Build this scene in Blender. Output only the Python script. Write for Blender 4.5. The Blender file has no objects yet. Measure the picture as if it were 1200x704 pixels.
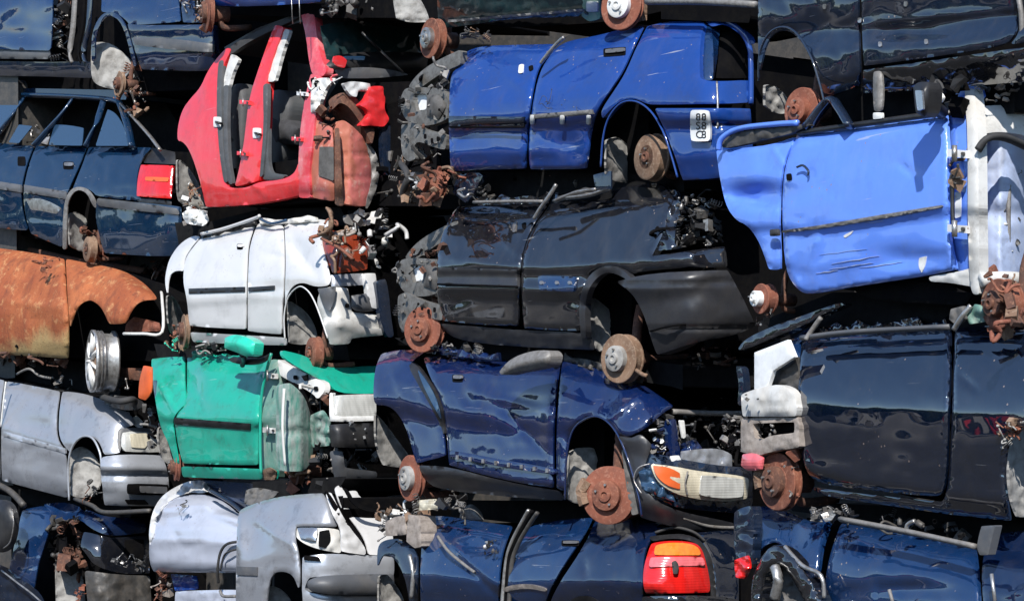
import bpy, math, random, numpy as np
from mathutils import Vector, Matrix, noise
from mathutils.geometry import delaunay_2d_cdt
SC=bpy.context.scene; COL=SC.collection
F=2600.0; PITCH=math.atan(188/F); CZ=1.4
cP,sP=math.cos(PITCH),math.sin(PITCH)
CAM=Vector((0,0,CZ))
def ray(px,py):
    X=(px-600)/F; Y=(352-py)/F
    return Vector((X, cP-Y*sP, sP+Y*cP))
# ---------------------------------------------------------------- materials
def lin(h):
    h=h.lstrip('#'); v=[int(h[i:i+2],16)/255 for i in (0,2,4)]
    return tuple((x/12.92 if x<=.04045 else ((x+.055)/1.055)**2.4) for x in v)+(1,)
def col4(c): return lin(c) if isinstance(c,str) else tuple(c)+(1,)
MATS={}
class NT:
    def __init__(s,name):
        s.m=bpy.data.materials.new(name); s.m.use_nodes=True; s.t=s.m.node_tree; s.t.nodes.clear()
        s.out=s.n('ShaderNodeOutputMaterial'); s.b=s.n('ShaderNodeBsdfPrincipled'); s.l(s.b.outputs[0],s.out.inputs[0])
        s.tc=s.n('ShaderNodeTexCoord')
    def n(s,k,**a):
        x=s.t.nodes.new(k)
        for q,v in a.items(): setattr(x,q,v)
        return x
    def l(s,a,b): s.t.links.new(a,b)
    def noise(s,scale,detail=4,rough=.6,sc=(1,1,1),loc=(0,0,0),dist=0):
        mp=s.n('ShaderNodeMapping'); mp.inputs['Scale'].default_value=sc; mp.inputs['Location'].default_value=loc
        s.l(s.tc.outputs['Object'],mp.inputs[0])
        x=s.n('ShaderNodeTexNoise'); x.inputs['Scale'].default_value=scale; x.inputs['Detail'].default_value=detail
        x.inputs['Roughness'].default_value=rough; x.inputs['Distortion'].default_value=dist
        s.l(mp.outputs[0],x.inputs[0]); return x.outputs[0]
    def ramp(s,fac,stops):
        r=s.n('ShaderNodeValToRGB'); e=r.color_ramp.elements
        while len(e)<len(stops): e.new(.5)
        for i,(p,c) in enumerate(stops):
            e[i].position=p; e[i].color=(c,c,c,1) if isinstance(c,(int,float)) else col4(c)
        s.l(fac,r.inputs[0]); return r.outputs[0]
    def mix(s,fac,a,b):
        m=s.n('ShaderNodeMix',data_type='RGBA')
        for i,v in ((0,fac),(6,a),(7,b)):
            if hasattr(v,'is_linked') or isinstance(v,bpy.types.NodeSocket): s.l(v,m.inputs[i])
            elif i==0: m.inputs[0].default_value=v
            else: m.inputs[i].default_value=col4(v)
        return m.outputs[2]
    def set(s,k,v):
        if isinstance(v,bpy.types.NodeSocket): s.l(v,s.b.inputs[k])
        else: s.b.inputs[k].default_value=v
    def bump(s,h,strength,dist):
        b=s.n('ShaderNodeBump'); b.inputs['Strength'].default_value=strength; b.inputs['Distance'].default_value=dist
        s.l(h,b.inputs['Height']); s.l(b.outputs[0],s.b.inputs['Normal'])
        return b.outputs[0]
def paint(name,c,metal=0.0,rough=.3,dust=.25,scr=.3,dustc=(.32,.28,.22),spec=.5,coat=1.0,ior=1.5,bmp=.08,chip=1.0,grime=.5,crough=.055):
    t=NT(name); seed=sum(map(ord,name))%97
    big=t.noise(1.7,5,.6,loc=(seed,0,0)); fine=t.noise(22,6,.7,loc=(0,seed,0))
    base=t.mix(t.ramp(big,[(.35,0.0),(.7,.35)]), c, tuple(x*.72 for x in col4(c)[:3]))
    st=t.noise(5,5,.65,sc=(1.6,1.6,.5),loc=(seed,3,1))
    d=t.n('ShaderNodeMath',operation='MULTIPLY'); t.l(t.ramp(st,[(.50,0.0),(.85,1.0)]),d.inputs[0]); d.inputs[1].default_value=dust
    g=t.n('ShaderNodeMath',operation='MULTIPLY'); t.l(t.ramp(fine,[(.5,0.0),(.75,1.0)]),g.inputs[0]); g.inputs[1].default_value=dust*.35
    a=t.n('ShaderNodeMath',operation='ADD'); t.l(d.outputs[0],a.inputs[0]); t.l(g.outputs[0],a.inputs[1])
    c2=t.mix(a.outputs[0],base,dustc)
    s1=t.noise(5,3,.5,sc=(.6,.6,14),loc=(2,seed,5),dist=.6); m1=t.noise(2.3,2,.5,loc=(7,seed,9))
    s=t.n('ShaderNodeMath',operation='MULTIPLY'); t.l(t.ramp(s1,[(.70,0.0),(.715,1.0)]),s.inputs[0]); t.l(t.ramp(m1,[(.5,0.0),(.58,scr)]),s.inputs[1])
    c3=t.mix(s.outputs[0],c2,(.5,.5,.5))
    vo=t.n('ShaderNodeTexVoronoi'); vo.inputs['Scale'].default_value=26; t.l(t.tc.outputs['Object'],vo.inputs[0])
    ch=t.n('ShaderNodeMath',operation='MULTIPLY'); t.l(t.ramp(vo.outputs['Distance'],[(.10,1.0),(.14,0.0)]),ch.inputs[0]); t.l(t.ramp(t.noise(3.1,3,.6,loc=(seed,1,8)),[(.56,0.0),(.62,.8*chip)]),ch.inputs[1])
    c3=t.mix(ch.outputs[0],c3,(.30,.22,.17))
    gr=t.noise(6,7,.75,loc=(seed,5,2)); c3=t.mix(t.ramp(gr,[(.52,0.0),(.74,grime)]),c3,(.05,.042,.035))
    t.set('Base Color',c3); t.set('Metallic',metal)
    r=t.n('ShaderNodeMath',operation='MULTIPLY_ADD'); t.l(a.outputs[0],r.inputs[0]); r.inputs[1].default_value=.6; r.inputs[2].default_value=rough
    t.set('Roughness',r.outputs[0]); t.set('Specular IOR Level',spec if sum(col4(c)[:3])>.45 else .03)
    cw=t.n('ShaderNodeMath',operation='MULTIPLY_ADD'); t.l(a.outputs[0],cw.inputs[0]); cw.inputs[1].default_value=-1.5; cw.inputs[2].default_value=coat; cw.use_clamp=True
    t.set('Coat Weight',cw.outputs[0]); t.set('Coat Roughness',crough); t.set('Coat IOR',ior)
    nb=t.bump(t.noise(3.5,2,.5,loc=(seed,seed,0)),bmp,.012)
    t.l(nb,t.b.inputs['Coat Normal'])
    MATS[name]=t.m; return t.m
def rusty(name,c1=(.36,.12,.045),c2=(.17,.055,.025),c3=(.55,.25,.12),rough=.85,scale=9,sc=(1,1,1)):
    t=NT(name); n1=t.noise(scale,6,.7,sc=sc); n2=t.noise(scale*5,5,.7)
    b=t.mix(t.ramp(n1,[(.35,0.0),(.65,1.0)]),c1,c2)
    b=t.mix(t.ramp(n2,[(.52,0.0),(.72,.8)]),b,c3)
    t.set('Base Color',b); t.set('Roughness',rough); t.bump(n2,.5,.006); MATS[name]=t.m; return t.m
def dirty(name,c,c2=None,rough=.6,metal=0.0,scale=12,amt=.7,bump=.3,spec=.5,sc=(1,1,1)):
    t=NT(name); n1=t.noise(scale,6,.7,sc=sc)
    c2=c2 or tuple(x*.45 for x in col4(c)[:3])
    t.set('Base Color',t.mix(t.ramp(n1,[(.42,0.0),(.68,amt)]),c,c2)); t.set('Roughness',rough); t.set('Metallic',metal)
    t.set('Specular IOR Level',spec)
    if bump: t.bump(t.noise(scale*2.5,4,.6),bump,.006)
    MATS[name]=t.m; return t.m
def lens(name,c,rough=.08,trans=.0):
    t=NT(name); n=t.noise(40,3,.5,sc=(1,1,.15)); 
    t.set('Base Color',t.mix(t.ramp(n,[(.4,0.0),(.6,.35)]),c,tuple(x*.55 for x in col4(c)[:3])))
    t.set('Roughness',rough+.1); t.set('Coat Weight',1.0); t.set('Coat Roughness',rough); t.set('Transmission Weight',trans)
    wv=t.n('ShaderNodeTexWave',bands_direction='Z'); wv.inputs['Scale'].default_value=22; t.l(t.tc.outputs['Object'],wv.inputs[0]); t.bump(wv.outputs[0],.14,.004); MATS[name]=t.m; return t.m
# ---------------------------------------------------------------- meshes
def link(name,verts,faces,mats,parent=None,smooth=True,idx=None,origin=Vector((0,0,0))):
    me=bpy.data.meshes.new(name); me.from_pydata([tuple(v) for v in verts],[],faces)
    for m in (mats if isinstance(mats,(list,tuple)) else [mats]): me.materials.append(m)
    if idx: me.polygons.foreach_set('material_index',idx)
    me.polygons.foreach_set('use_smooth',[smooth]*len(me.polygons)) if not isinstance(smooth,list) else me.polygons.foreach_set('use_smooth',smooth)
    me.update(); o=bpy.data.objects.new(name,me); COL.objects.link(o)
    if parent is not None: o.parent=parent
    return o
def chaikin(p,k=1,q=.22,cut=1.6):
    """soften an outline: shallow bends become curves, real corners keep a small fixed radius"""
    for it in range(2):
        r=[]; n=len(p)
        for i in range(n):
            a,b,c=p[i-1],p[i],p[(i+1)%n]
            d1=(a[0]-b[0],a[1]-b[1]); d2=(c[0]-b[0],c[1]-b[1]); l1=math.hypot(*d1); l2=math.hypot(*d2)
            if l1<.8 or l2<.8: r.append(b); continue
            cs=(d1[0]*d2[0]+d1[1]*d2[1])/(l1*l2); turn=180-math.degrees(math.acos(max(-1,min(1,cs))))
            if turn<4: r.append(b); continue
            m=.25 if turn<50 else 0
            c1=max(m*l1,min(.25*l1,cut if it==0 else cut*.4)); c2=max(m*l2,min(.25*l2,cut if it==0 else cut*.4))
            r.append((b[0]+d1[0]/l1*c1,b[1]+d1[1]/l1*c1)); r.append((b[0]+d2[0]/l2*c2,b[1]+d2[1]/l2*c2))
        p=r
    return p
def resample(p,res):
    r=[]
    n=len(p)
    for i in range(n):
        a,b=p[i],p[(i+1)%n]; L=math.hypot(b[0]-a[0],b[1]-a[1]); k=max(1,int(round(L/res)))
        if L<.3: continue
        for j in range(k): r.append((a[0]+(b[0]-a[0])*j/k,a[1]+(b[1]-a[1])*j/k))
    return r
def pdist(P,poly):
    A=np.array(poly); B=np.roll(A,-1,0); d=np.full(len(P),1e9)
    for a,b in zip(A,B):
        ab=b-a; t=np.clip(((P-a)@ab)/max(ab@ab,1e-9),0,1); q=a+t[:,None]*ab
        d=np.minimum(d,np.hypot(*(P-q).T))
    return d
def inside(P,poly):
    x,y=P[:,0],P[:,1]; c=np.zeros(len(P),bool); n=len(poly)
    for i in range(n):
        x1,y1=poly[i]; x2,y2=poly[(i+1)%n]
        if y1==y2: continue
        m=((y1>y)!=(y2>y))&(x<(x2-x1)*(y-y1)/(y2-y1)+x1); c^=m
    return c
def trimesh(outline,res,holes=()):
    """2D triangulation. returns pts array, tris, loops of boundary indices"""
    x0=min(p[0] for p in outline); x1=max(p[0] for p in outline); y0=min(p[1] for p in outline); y1=max(p[1] for p in outline)
    rnd=random.Random(int(x0*7+y0*13)); pts=[]; j=0; y=y0+res*.5
    while y<y1:
        x=x0+(res*.5 if j%2 else 0)
        while x<x1:
            pts.append((x+rnd.uniform(-.1,.1)*res,y+rnd.uniform(-.1,.1)*res)); x+=res
        y+=res*.866; j+=1
    loops=[outline]+[list(h) for h in holes]
    if pts:
        P=np.array(pts); m=inside(P,outline)&(pdist(P,outline)>.45*res)
        for h in holes: m&=~inside(P,h)&(pdist(P,h)>.45*res)
        pts=[tuple(q) for q in P[m]]
    allp=[]; edges=[]
    for lp in loops:
        s=len(allp); allp+=lp; edges+=[(s+i,s+(i+1)%len(lp)) for i in range(len(lp))]
    allp+=pts
    v,e,f,_,_,_=delaunay_2d_cdt([Vector(p) for p in allp],edges,[],0,1e-5)
    V=np.array([tuple(q) for q in v]); f=[tuple(t) for t in f]
    C=np.array([V[list(t)].mean(0) for t in f]); m=inside(C,outline)
    for h in holes: m&=~inside(C,h)
    f=[t for t,k in zip(f,m) if k]
    # boundary edges
    cnt={}
    for t in f:
        for i in range(len(t)):
            a,b=t[i],t[(i+1)%len(t)]
            cnt.setdefault((min(a,b),max(a,b)),[]).append((a,b))
    bd=[x[0] for x in cnt.values() if len(x)==1]
    return V,f,bd
def interp(pl,x):
    if x<=pl[0][0]:
        return pl[0][1]
    for a,b in zip(pl,pl[1:]):
        if x<=b[0]: return a[1]+(b[1]-a[1])*(x-a[0])/max(1e-6,b[0]-a[0])
    return pl[-1][1]
def sm(pl,x,h=.022): return (interp(pl,x-h)+interp(pl,x)*2+interp(pl,x+h))/4
def smax(a,b,k):
    h=min(1,max(0,.5+.5*(a-b)/k)); return a*h+b*(1-h)+k*h*(1-h),h
SEC=[(-.3,-.16),(0,-.085),(.13,-.02),(.2,-.012),(.5,.012),(.62,.012),(.68,-.004),(.85,-.015),(.95,-.05),(1.1,-.13)]
SECE=[(-.3,-.3),(0,-.10),(.2,-.04),(.45,0),(.55,.03),(.85,.03),(1,-.03),(1.2,-.08)]
class Car:
    def __init__(s,name,label,cat,apx,dist,yaw,corner,belt,sill,group=None,k=.22,sec=None,sece=None,dents=(),creases=(),wav=.006,roll=0.0,ends=True,seed=0,tilt=.11,texp=1.12,crk=.007,nc=6):
        s.crk=crk
        s.tilt=tilt; s.texp=texp
        s.name=name; yaw=math.radians(yaw)
        s.nS=Vector((-math.sin(yaw),-math.cos(yaw),0)); s.ax=Vector((math.cos(yaw),-math.sin(yaw),0)); s.n=s.nS; s.yaw=yaw
        d=ray(apx,540); s.A=CAM+d*(dist/d.y)
        s.belt=belt; s.sill=sill; s.k=k; s.sec=sec or SEC; s.sece=sece or SECE; s.dents=dents; s.creases=creases; s.wav=wav; s.roll=roll; s.seed=seed or apx*.37+dist
        s.uend=9; p=s.P(corner,540,0); s.uend=(p-s.A).dot(s.ax); s.corner=corner
        # root at the car's base
        mx=(belt[0][0]+corner)/2; b=s.P(mx,interp(sill,mx),0)
        s.root=bpy.data.objects.new(name,None); COL.objects.link(s.root); s.org=b-s.nS*.8; s.org=b+(-s.nS)*.8
        s.root.location=s.org; s.root.empty_display_size=.3
        s.root['label']=label; s.root['category']=cat
        if group: s.root['group']=group
        s.rnd=random.Random(int(s.seed*100)); R_=s.rnd; s.creases=list(creases)
        for _ in range(nc):
            x=R_.uniform(max(0,belt[0][0]),corner); b=interp(belt,x); q=interp(sill,x); y=R_.uniform(b,min(q,704)); a=R_.choice((R_.gauss(0,.35),R_.gauss(1.2,.4))); ln=R_.uniform(18,55)
            s.creases.append((x,y,x+ln*math.cos(a),y+ln*math.sin(a),R_.uniform(2,4),R_.choice((-1,1))*R_.uniform(.008,.02)))
    def ts(s,d,w): return (w-(CAM-s.A).dot(s.nS))/d.dot(s.nS)
    def te(s,d,e): return (s.uend+e-(CAM-s.A).dot(s.ax))/d.dot(s.ax)
    def P(s,px,py,w): d=ray(px,py); return CAM+d*s.ts(d,w)
    def E(s,px,py,e): d=ray(px,py); return CAM+d*s.te(d,e)
    def relief(s,px,py):
        b=interp(s.belt,px); q=interp(s.sill,px); v=(py-b)/max(1,q-b)
        r=0
        for (cx,cy,rx,ry,dp,*an) in s.dents:
            dx,dy=px-cx,py-cy
            if an: a=math.radians(an[0]); dx,dy=dx*math.cos(a)+dy*math.sin(a),-dx*math.sin(a)+dy*math.cos(a)
            g=(dx/rx)**2+(dy/ry)**2
            if g<9: r-=dp*math.exp(-g)
        for (x1,y1,x2,y2,wd,am) in s.creases:
            L2=(x2-x1)**2+(y2-y1)**2; t=((px-x1)*(x2-x1)+(py-y1)*(y2-y1))/L2; t=min(1,max(0,t))
            dd=math.hypot(px-x1-t*(x2-x1),py-y1-t*(y2-y1))
            if dd<wd*3: r+=am*math.exp(-(dd/wd))*(1-.6*abs(2*t-1))
        if s.wav:
            q1=noise.noise(Vector((px*.014,py*.02,s.seed))); q2=noise.noise(Vector((px*.05,py*.06,s.seed+5)))
            r+=s.wav*(q1*1.6+q2*.5)
        if s.crk:
            a=noise.noise(Vector((px*.008,py*.012,s.seed+31)))
            m=max(0,a+.12)*2.2
            q=Vector((px*.021+.35*py*.02,py*.030,s.seed+11)); q2=Vector((px*.055,py*.045-.3*px*.03,s.seed+19))
            r-=s.crk*m*(1-abs(noise.noise(q))*3)*.8+s.crk*.35*m*(1-abs(noise.noise(q2))*3)
        return v,r
    def t(s,px,py,surf='body',off=0.0):
        d=ray(px,py)
        if callable(surf): return s.ts(d,surf(px,py)+off),1
        if isinstance(surf,(int,float)): return s.ts(d,surf+off),1
        if isinstance(surf,tuple):  # ('e',value or fn)
            f=surf[1]; return s.te(d,(f(px,py) if callable(f) else f)+off),0
        v,r=s.relief(px,py); r+=off
        ws=sm(s.sec,v)+r+s.roll*(v-.5)-s.tilt*(max(0,.46-max(-.3,v))/.46)**s.texp; es=sm(s.sece,v)+r
        if surf=='side': return s.ts(d,ws),1
        if surf=='end': return s.te(d,es),0
        return smax(s.ts(d,ws),s.te(d,es),s.k)
    def at(s,px,py,surf='body',off=0.0):
        return CAM+ray(px,py)*s.t(px,py,surf,off)[0]
    def panel(s,name,outline,mat,surf='body',off=0.0,rim=.010,res=4.0,er=.005,ew=2.6,ck=1,holes=(),fx=None,crum=0.0,cs=.09,flat=False,puff=0,parent=None,label=None):
        xs=[p[0] for p in outline]; ys=[p[1] for p in outline]; small=max(max(xs)-min(xs),max(ys)-min(ys))<45
        if ck: outline=chaikin(outline,ck,cut=1.0 if small else 2.2)
        if small: er=min(er,.003); res=min(res,3.0)
        outline=resample(outline,res); holes=[resample(chaikin(h,1),res) for h in holes]
        V,f,bd=trimesh(outline,res,holes)
        de=pdist(V,outline)
        for h in holes: de=np.minimum(de,pdist(V,h))
        vs=[];nr=[]
        for (px,py),e in zip(V,de):
            o=off
            if er and e<ew: o-=er*(1-e/ew)**2
            if puff: o+=puff*(1-math.exp(-e/max(4,ew*1.5)))
            if fx: o+=fx(px,py)
            if crum:
                q=Vector((px*cs,py*cs,s.seed+len(name)))
                o+=crum*(abs(noise.noise(q))*1.3-.25+.5*abs(noise.noise(q*2.3))-.1)
            t,h=s.t(px,py,surf,o); d=ray(px,py); vs.append(CAM+d*t-s.org); nr.append((s.nS*h+s.ax*(1-h)).normalized())
        nv=len(vs)
        # orient: camera at front
        F_=[]
        for t in f:
            a,b,c=vs[t[0]],vs[t[1]],vs[t[2]]
            n=(b-a).cross(c-a); 
            F_.append(t if n.dot(a+s.org-CAM)<0 else tuple(reversed(t)))
        smf=[not flat]*len(F_)
        if rim:
            mp={}
            for a,b in bd:
                for k in (a,b):
                    if k not in mp: mp[k]=len(vs); vs.append(vs[k]); vs.append(vs[k]-nr[k]*rim)
                F_.append((mp[a],mp[b],mp[b]+1,mp[a]+1)); smf.append(False)
        o=link(name,vs,F_,mat,parent or s.root,smf)
        if label: o['label']=label
        return o
    def hull(s,name,poly,mat,w0,w1,surfw=0.0,surf=None,parent=None,umax=None,bev=True,label=None):
        """solid slab: polygon in px on plane w=surfw, extruded from w0 to w1 (w1<w0) along the car's width"""
        pts=[s.P(x,y,surfw)-s.org for x,y in poly]
        if umax is None: umax=s.uend-.1
        q=[]
        for p in pts:
            u=(p+s.org-s.A).dot(s.ax)
            if u>umax: p=p-s.ax*(u-umax)
            q.append(p)
        n=len(q); vs=[p+s.nS*(w0-surfw) for p in q]+[p+s.nS*(w1-surfw) for p in q]
        fs=[tuple(range(n)),tuple(range(2*n-1,n-1,-1))]+[(i,(i+1)%n,n+(i+1)%n,n+i) for i in range(n)]
        o=link(name,vs,fs,mat,parent or s.root,False); 
        if bev:
            b=o.modifiers.new('b','BEVEL'); b.width=.012; b.segments=2; b.limit_method='ANGLE'
        if label: o['label']=label
        return o
    def ehull(s,name,poly,mat,e0,e1,parent=None,label=None):
        pts=[s.E(x,y,e0)-s.org for x,y in poly]; n=len(pts)
        vs=pts+[p-s.ax*(e0-e1) for p in pts]
        fs=[tuple(range(n)),tuple(range(2*n-1,n-1,-1))]+[(i,(i+1)%n,n+(i+1)%n,n+i) for i in range(n)]
        o=link(name,vs,fs,mat,parent or s.root,False); b=o.modifiers.new('b','BEVEL'); b.width=.006; b.segments=2; b.limit_method='ANGLE'
        if label: o['label']=label
        return o
    def pt(s,q):
        # (px,py,w) or (px,py,'e',val) or (px,py,'b',off)
        if len(q)==3: return s.P(*q)
        if q[2]=='e': return s.E(q[0],q[1],q[3])
        return s.at(q[0],q[1],'body',q[3])
    def tube(s,name,path,r,mat,parent=None,flat=1.0,n=8,label=None,closed=False,smoothp=True,taper=None):
        pts=[s.pt(q)-s.org for q in path]
        if smoothp and len(pts)>2: pts=cr(pts)
        vs,fs=tubegeo(pts,r,n,flat,taper)
        o=link(name,vs,fs,mat,parent or s.root,True)
        if label: o['label']=label
        return o
    def disc(s,px,py,rpx,a,w=.0,th=.022,mat=None,hubm=None,name='brake_disc',pitch=0,knuckle=True,drum=False,surf=None,side=-1,caliper=False):
        """a: angle in degrees between disc axis and view direction; side -1 axis points left"""
        c=s.P(px,py,w) if surf is None else s.E(px,py,surf)
        R=rpx*(c.y)/F; a=math.radians(a)
        ax=Vector((side*math.sin(a),-math.cos(a),math.sin(math.radians(pitch)))).normalized()
        up=Vector((0,0,1)); e1=ax.cross(up).normalized(); e2=e1.cross(ax)
        M=lambda r,h,t: c-s.org+ax*h+(e1*math.cos(t)+e2*math.sin(t))*r
        def lathe(nm,prof,m,par,seg=40,wob=0):
            vs=[];fs=[]
            for r,h in prof:
                for i in range(seg):
                    t=2*math.pi*i/seg; vs.append(M(r*(1+wob*math.sin(i*2.1+r*40)),h,t))
            for j in range(len(prof)-1):
                for i in range(seg): fs.append((j*seg+i,j*seg+(i+1)%seg,(j+1)*seg+(i+1)%seg,(j+1)*seg+i))
            fs.append(tuple(range(seg))[::-1]); fs.append(tuple(range((len(prof)-1)*seg,len(prof)*seg)))
            o=link(nm,vs,fs,m,par,True); md=o.modifiers.new('e','EDGE_SPLIT'); md.split_angle=math.radians(35); return o
        mat=mat or MATS['rust']; hubm=hubm or MATS['rust_dark']
        if drum: prof=[(R*.2,.0),(R*.9,.0),(R,-.008),(R,-.055),(R*1.06,-.06),(R*1.06,-.07),(R*.3,-.075)]
        else: prof=[(R*.3,0),(R*.55,0),(R*.56,-.004),(R*.97,-.003),(R,-.006),(R,-.011),(R*.93,-.013),(R*.93,-th),(R,-th-.002),(R,-th-.009),(R*.3,-th-.01)]
        o=lathe(name,prof,mat,s.root)
        # hat, centre, studs, holes -> hub
        h0=.0 if drum else .034
        hb=lathe('hub',[(R*.53,-.002),(R*.52,h0*.9),(R*.47,h0),(R*.24,h0),(R*.22,h0+.012),(R*.12,h0+.014),(R*.1,h0+.004)],hubm,o,32)
        for i in range(5):
            t=2*math.pi*i/5+.4; q=M(R*.36,h0,t); vs,fs=tubegeo([q-ax*.004,q+ax*.014],R*.045,7,1); link('wheel_stud',vs,fs,MATS['steel'],o if False else hb,False) if i in(0,1,3) else None
        if knuckle:
            vs=[];fs=[]
            def add(p,r,n=8,fl=1):
                v,f=tubegeo(cr(p) if len(p)>2 else p,r,n,fl); k=len(vs); vs.extend(v); fs.extend([tuple(i+k for i in t) for t in f])
            b=c-s.org-ax*(th+.03)
            add([b,b-ax*.12],R*.42); add([b-ax*.06,b-ax*.07+Vector((0,0,R*1.3)),b-ax*.1+Vector((0,0,R*2.2))],R*.2)
            add([b-ax*.05,b-ax*.08+Vector((0,0,-R*.7)),b-ax*.3+Vector((0,0,-R*.6))],R*.17)
            link('suspension_arm',vs,fs,MATS['rust_dark'],s.root,True)
        if caliper:
            k0=[];vs=[];fs=[]
            for j,(tt,hh) in enumerate(((-.5,.03),(-.5,-.06),(.0,.035),(.0,-.065),(.45,.03),(.45,-.06))):
                pass
            path=[M(R*.95,-.012,caliper-.45),M(R*1.02,-.012,caliper),M(R*.95,-.012,caliper+.45)]
            vs,fs=tubegeo(cr(path),R*.24,6,.9); link('brake_caliper',vs,fs,MATS['rust_pale'],s.root,False)
        return o
    def junk(s,name,poly,n,size,mats,w0=-.1,w1=-.5,parent=None,e=None,seed=1,kinds='ppbtrsch',label=None):
        """crushed brackets, bent plates, hoses: one mesh"""
        if kinds=='ppbtrsch': n=int(n*1.5); size*=.9
        rn=random.Random(seed*31+int(poly[0][0])); xs=[p[0] for p in poly]; ys=[p[1] for p in poly]
        vs=[];fs=[];idx=[];smf=[]
        def put(v,f,mi,sf=False):
            k=len(vs); vs.extend(v); fs.extend([tuple(i+k for i in t) for t in f]); idx.extend([mi]*len(f)); smf.extend([sf]*len(f))
        c=0; tries=0
        while c<n and tries<n*30:
            tries+=1
            x=rn.uniform(min(xs),max(xs)); y=rn.uniform(min(ys),max(ys))
            if not inside(np.array([[x,y]]),poly)[0]: continue
            c+=1; w=rn.uniform(w1,w0)
            o=(s.P(x,y,w) if e is None else s.E(x,y,rn.uniform(e[1],e[0])))-s.org
            sc=size*(o+s.org).y/F*rn.uniform(.5,1.4); k=rn.choice(kinds); mi=rn.randrange(len(mats))
            R=Matrix.Rotation(rn.uniform(0,6.28),3,Vector((rn.gauss(0,1),rn.gauss(0,1),rn.gauss(0,1))).normalized())
            if k=='p':   # folded bracket: flange, web, flange
                a,b,h,th=sc*rn.uniform(.5,1.1),sc*rn.uniform(.2,.4),sc*rn.uniform(.12,.3),sc*.04
                sec=[(-b,h),(-b*.6,0),(b*.6,0),(b,h*rn.choice((-1,1)))]; v=[];f=[]; bend=rn.uniform(-.3,.3)*sc
                for t_ in (0,th):
                    for u in (-.5,0,.5):
                        for (y_,z_) in sec: v.append(o+R@Vector((u*a,y_*(1-.5*abs(u)),z_+t_+bend*abs(u))))
                for i in range(2):
                    for j in range(3):
                        f.append((i*4+j,(i+1)*4+j,(i+1)*4+j+1,i*4+j+1)); f.append((12+i*4+j+1,12+(i+1)*4+j+1,12+(i+1)*4+j,12+i*4+j))
                for j in range(3): f.append((j,j+1,12+j+1,12+j)); f.append((8+j+1,8+j,20+j,20+j+1))
                for i in range(2): f.append((i*4,12+i*4,12+(i+1)*4,(i+1)*4)); f.append((i*4+3,(i+1)*4+3,12+(i+1)*4+3,12+i*4+3))
                put(v,f,mi,False)
            elif k=='s': # coil spring
                p=[o+R@Vector((math.cos(q*.9)*sc*.2,math.sin(q*.9)*sc*.2,q*sc*.028)) for q in range(32)]
                v,f=tubegeo(p,sc*.035,5,1); put(v,f,mi,True)
            elif k=='r': # rod with bushing
                a_=R@Vector((sc*.6,0,0)); v,f=tubegeo([o-a_,o,o+a_],sc*.045,7,1); put(v,f,mi,True)
                for e_ in (-1,1):
                    b_=R@Vector((0,0,sc*.09)); v,f=tubegeo([o+a_*e_-b_,o+a_*e_+b_],sc*.12,10,1); put(v,f,mi,True)
            elif k=='c': # canister with collar
                a_=R@Vector((0,0,sc*.22)); v,f=tubegeo([o-a_,o-a_*.9,o+a_*.9,o+a_],sc*.17,12,1,lambda q:.8 if q in(0,1) else 1); put(v,f,mi,True)
                v,f=tubegeo([o+a_,o+a_*1.4],sc*.08,8,1); put(v,f,mi,True)
            elif k=='h': # hose
                d_=R@Vector((sc*.5,0,0)); e_=R@Vector((0,sc*.4,0)); v,f=tubegeo(cr([o-d_,o-d_*.3+e_*.5,o+d_*.4+e_,o+d_+e_*.2]),sc*.06,8,1); put(v,f,mi,True)
                v,f=tubegeo([o+d_*.3+e_*.93,o+d_*.42+e_*.96],sc*.08,8,1); put(v,f,0,True)
            elif k in 'tw':
                p=[o]
                for _ in range(4): p.append(p[-1]+Vector((rn.gauss(0,1),rn.gauss(0,1),rn.gauss(0,.9)))*sc*(.35 if k=='t' else .6))
                v,f=tubegeo(cr(p),sc*(.11 if k=='t' else .035),7,1); put(v,f,mi,True)
            else:
                a,b,h=sc*rn.uniform(.2,.5),sc*rn.uniform(.15,.35),sc*rn.uniform(.15,.4)
                v=[o+R@Vector((i*a,j*b,q*h*(1+.3*i))) for i in(-1,1) for j in(-1,1) for q in(-1,1)]
                put(v,[(0,1,3,2),(4,6,7,5),(0,4,5,1),(2,3,7,6),(0,2,6,4),(1,5,7,3)],mi,False)
        o=link(name,vs,fs,mats,parent or s.root,smf,idx); o['kind']='stuff'
        if label: o['label']=label
        return o
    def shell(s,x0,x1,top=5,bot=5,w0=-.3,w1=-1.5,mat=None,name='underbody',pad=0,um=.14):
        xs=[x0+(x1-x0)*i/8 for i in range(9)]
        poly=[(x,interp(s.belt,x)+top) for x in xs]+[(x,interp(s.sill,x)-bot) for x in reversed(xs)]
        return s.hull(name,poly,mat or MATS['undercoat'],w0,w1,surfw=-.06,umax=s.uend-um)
    def liner(s,outline,mat=None,name='wheel_liner',w0=-.02,w1=-.42,**k):
        xs=[p[0] for p in outline]; a,b=min(xs),max(xs)
        fn=lambda px,py: w0+(w1-w0)*((px-a)/(b-a))**.8
        return s.panel(name,outline,mat or MATS['liner'],surf=fn,rim=.015,res=4,er=.006,crum=.018,cs=.12,**k)
def cr(p,k=5):
    r=[]; n=len(p)
    for i in range(n-1):
        a=p[max(0,i-1)]; b=p[i]; c=p[i+1]; d=p[min(n-1,i+2)]
        for j in range(k):
            t=j/k; r.append(.5*((2*b)+(c-a)*t+(2*a-5*b+4*c-d)*t*t+(3*b-a-3*c+d)*t**3))
    r.append(p[-1]); return r
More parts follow.
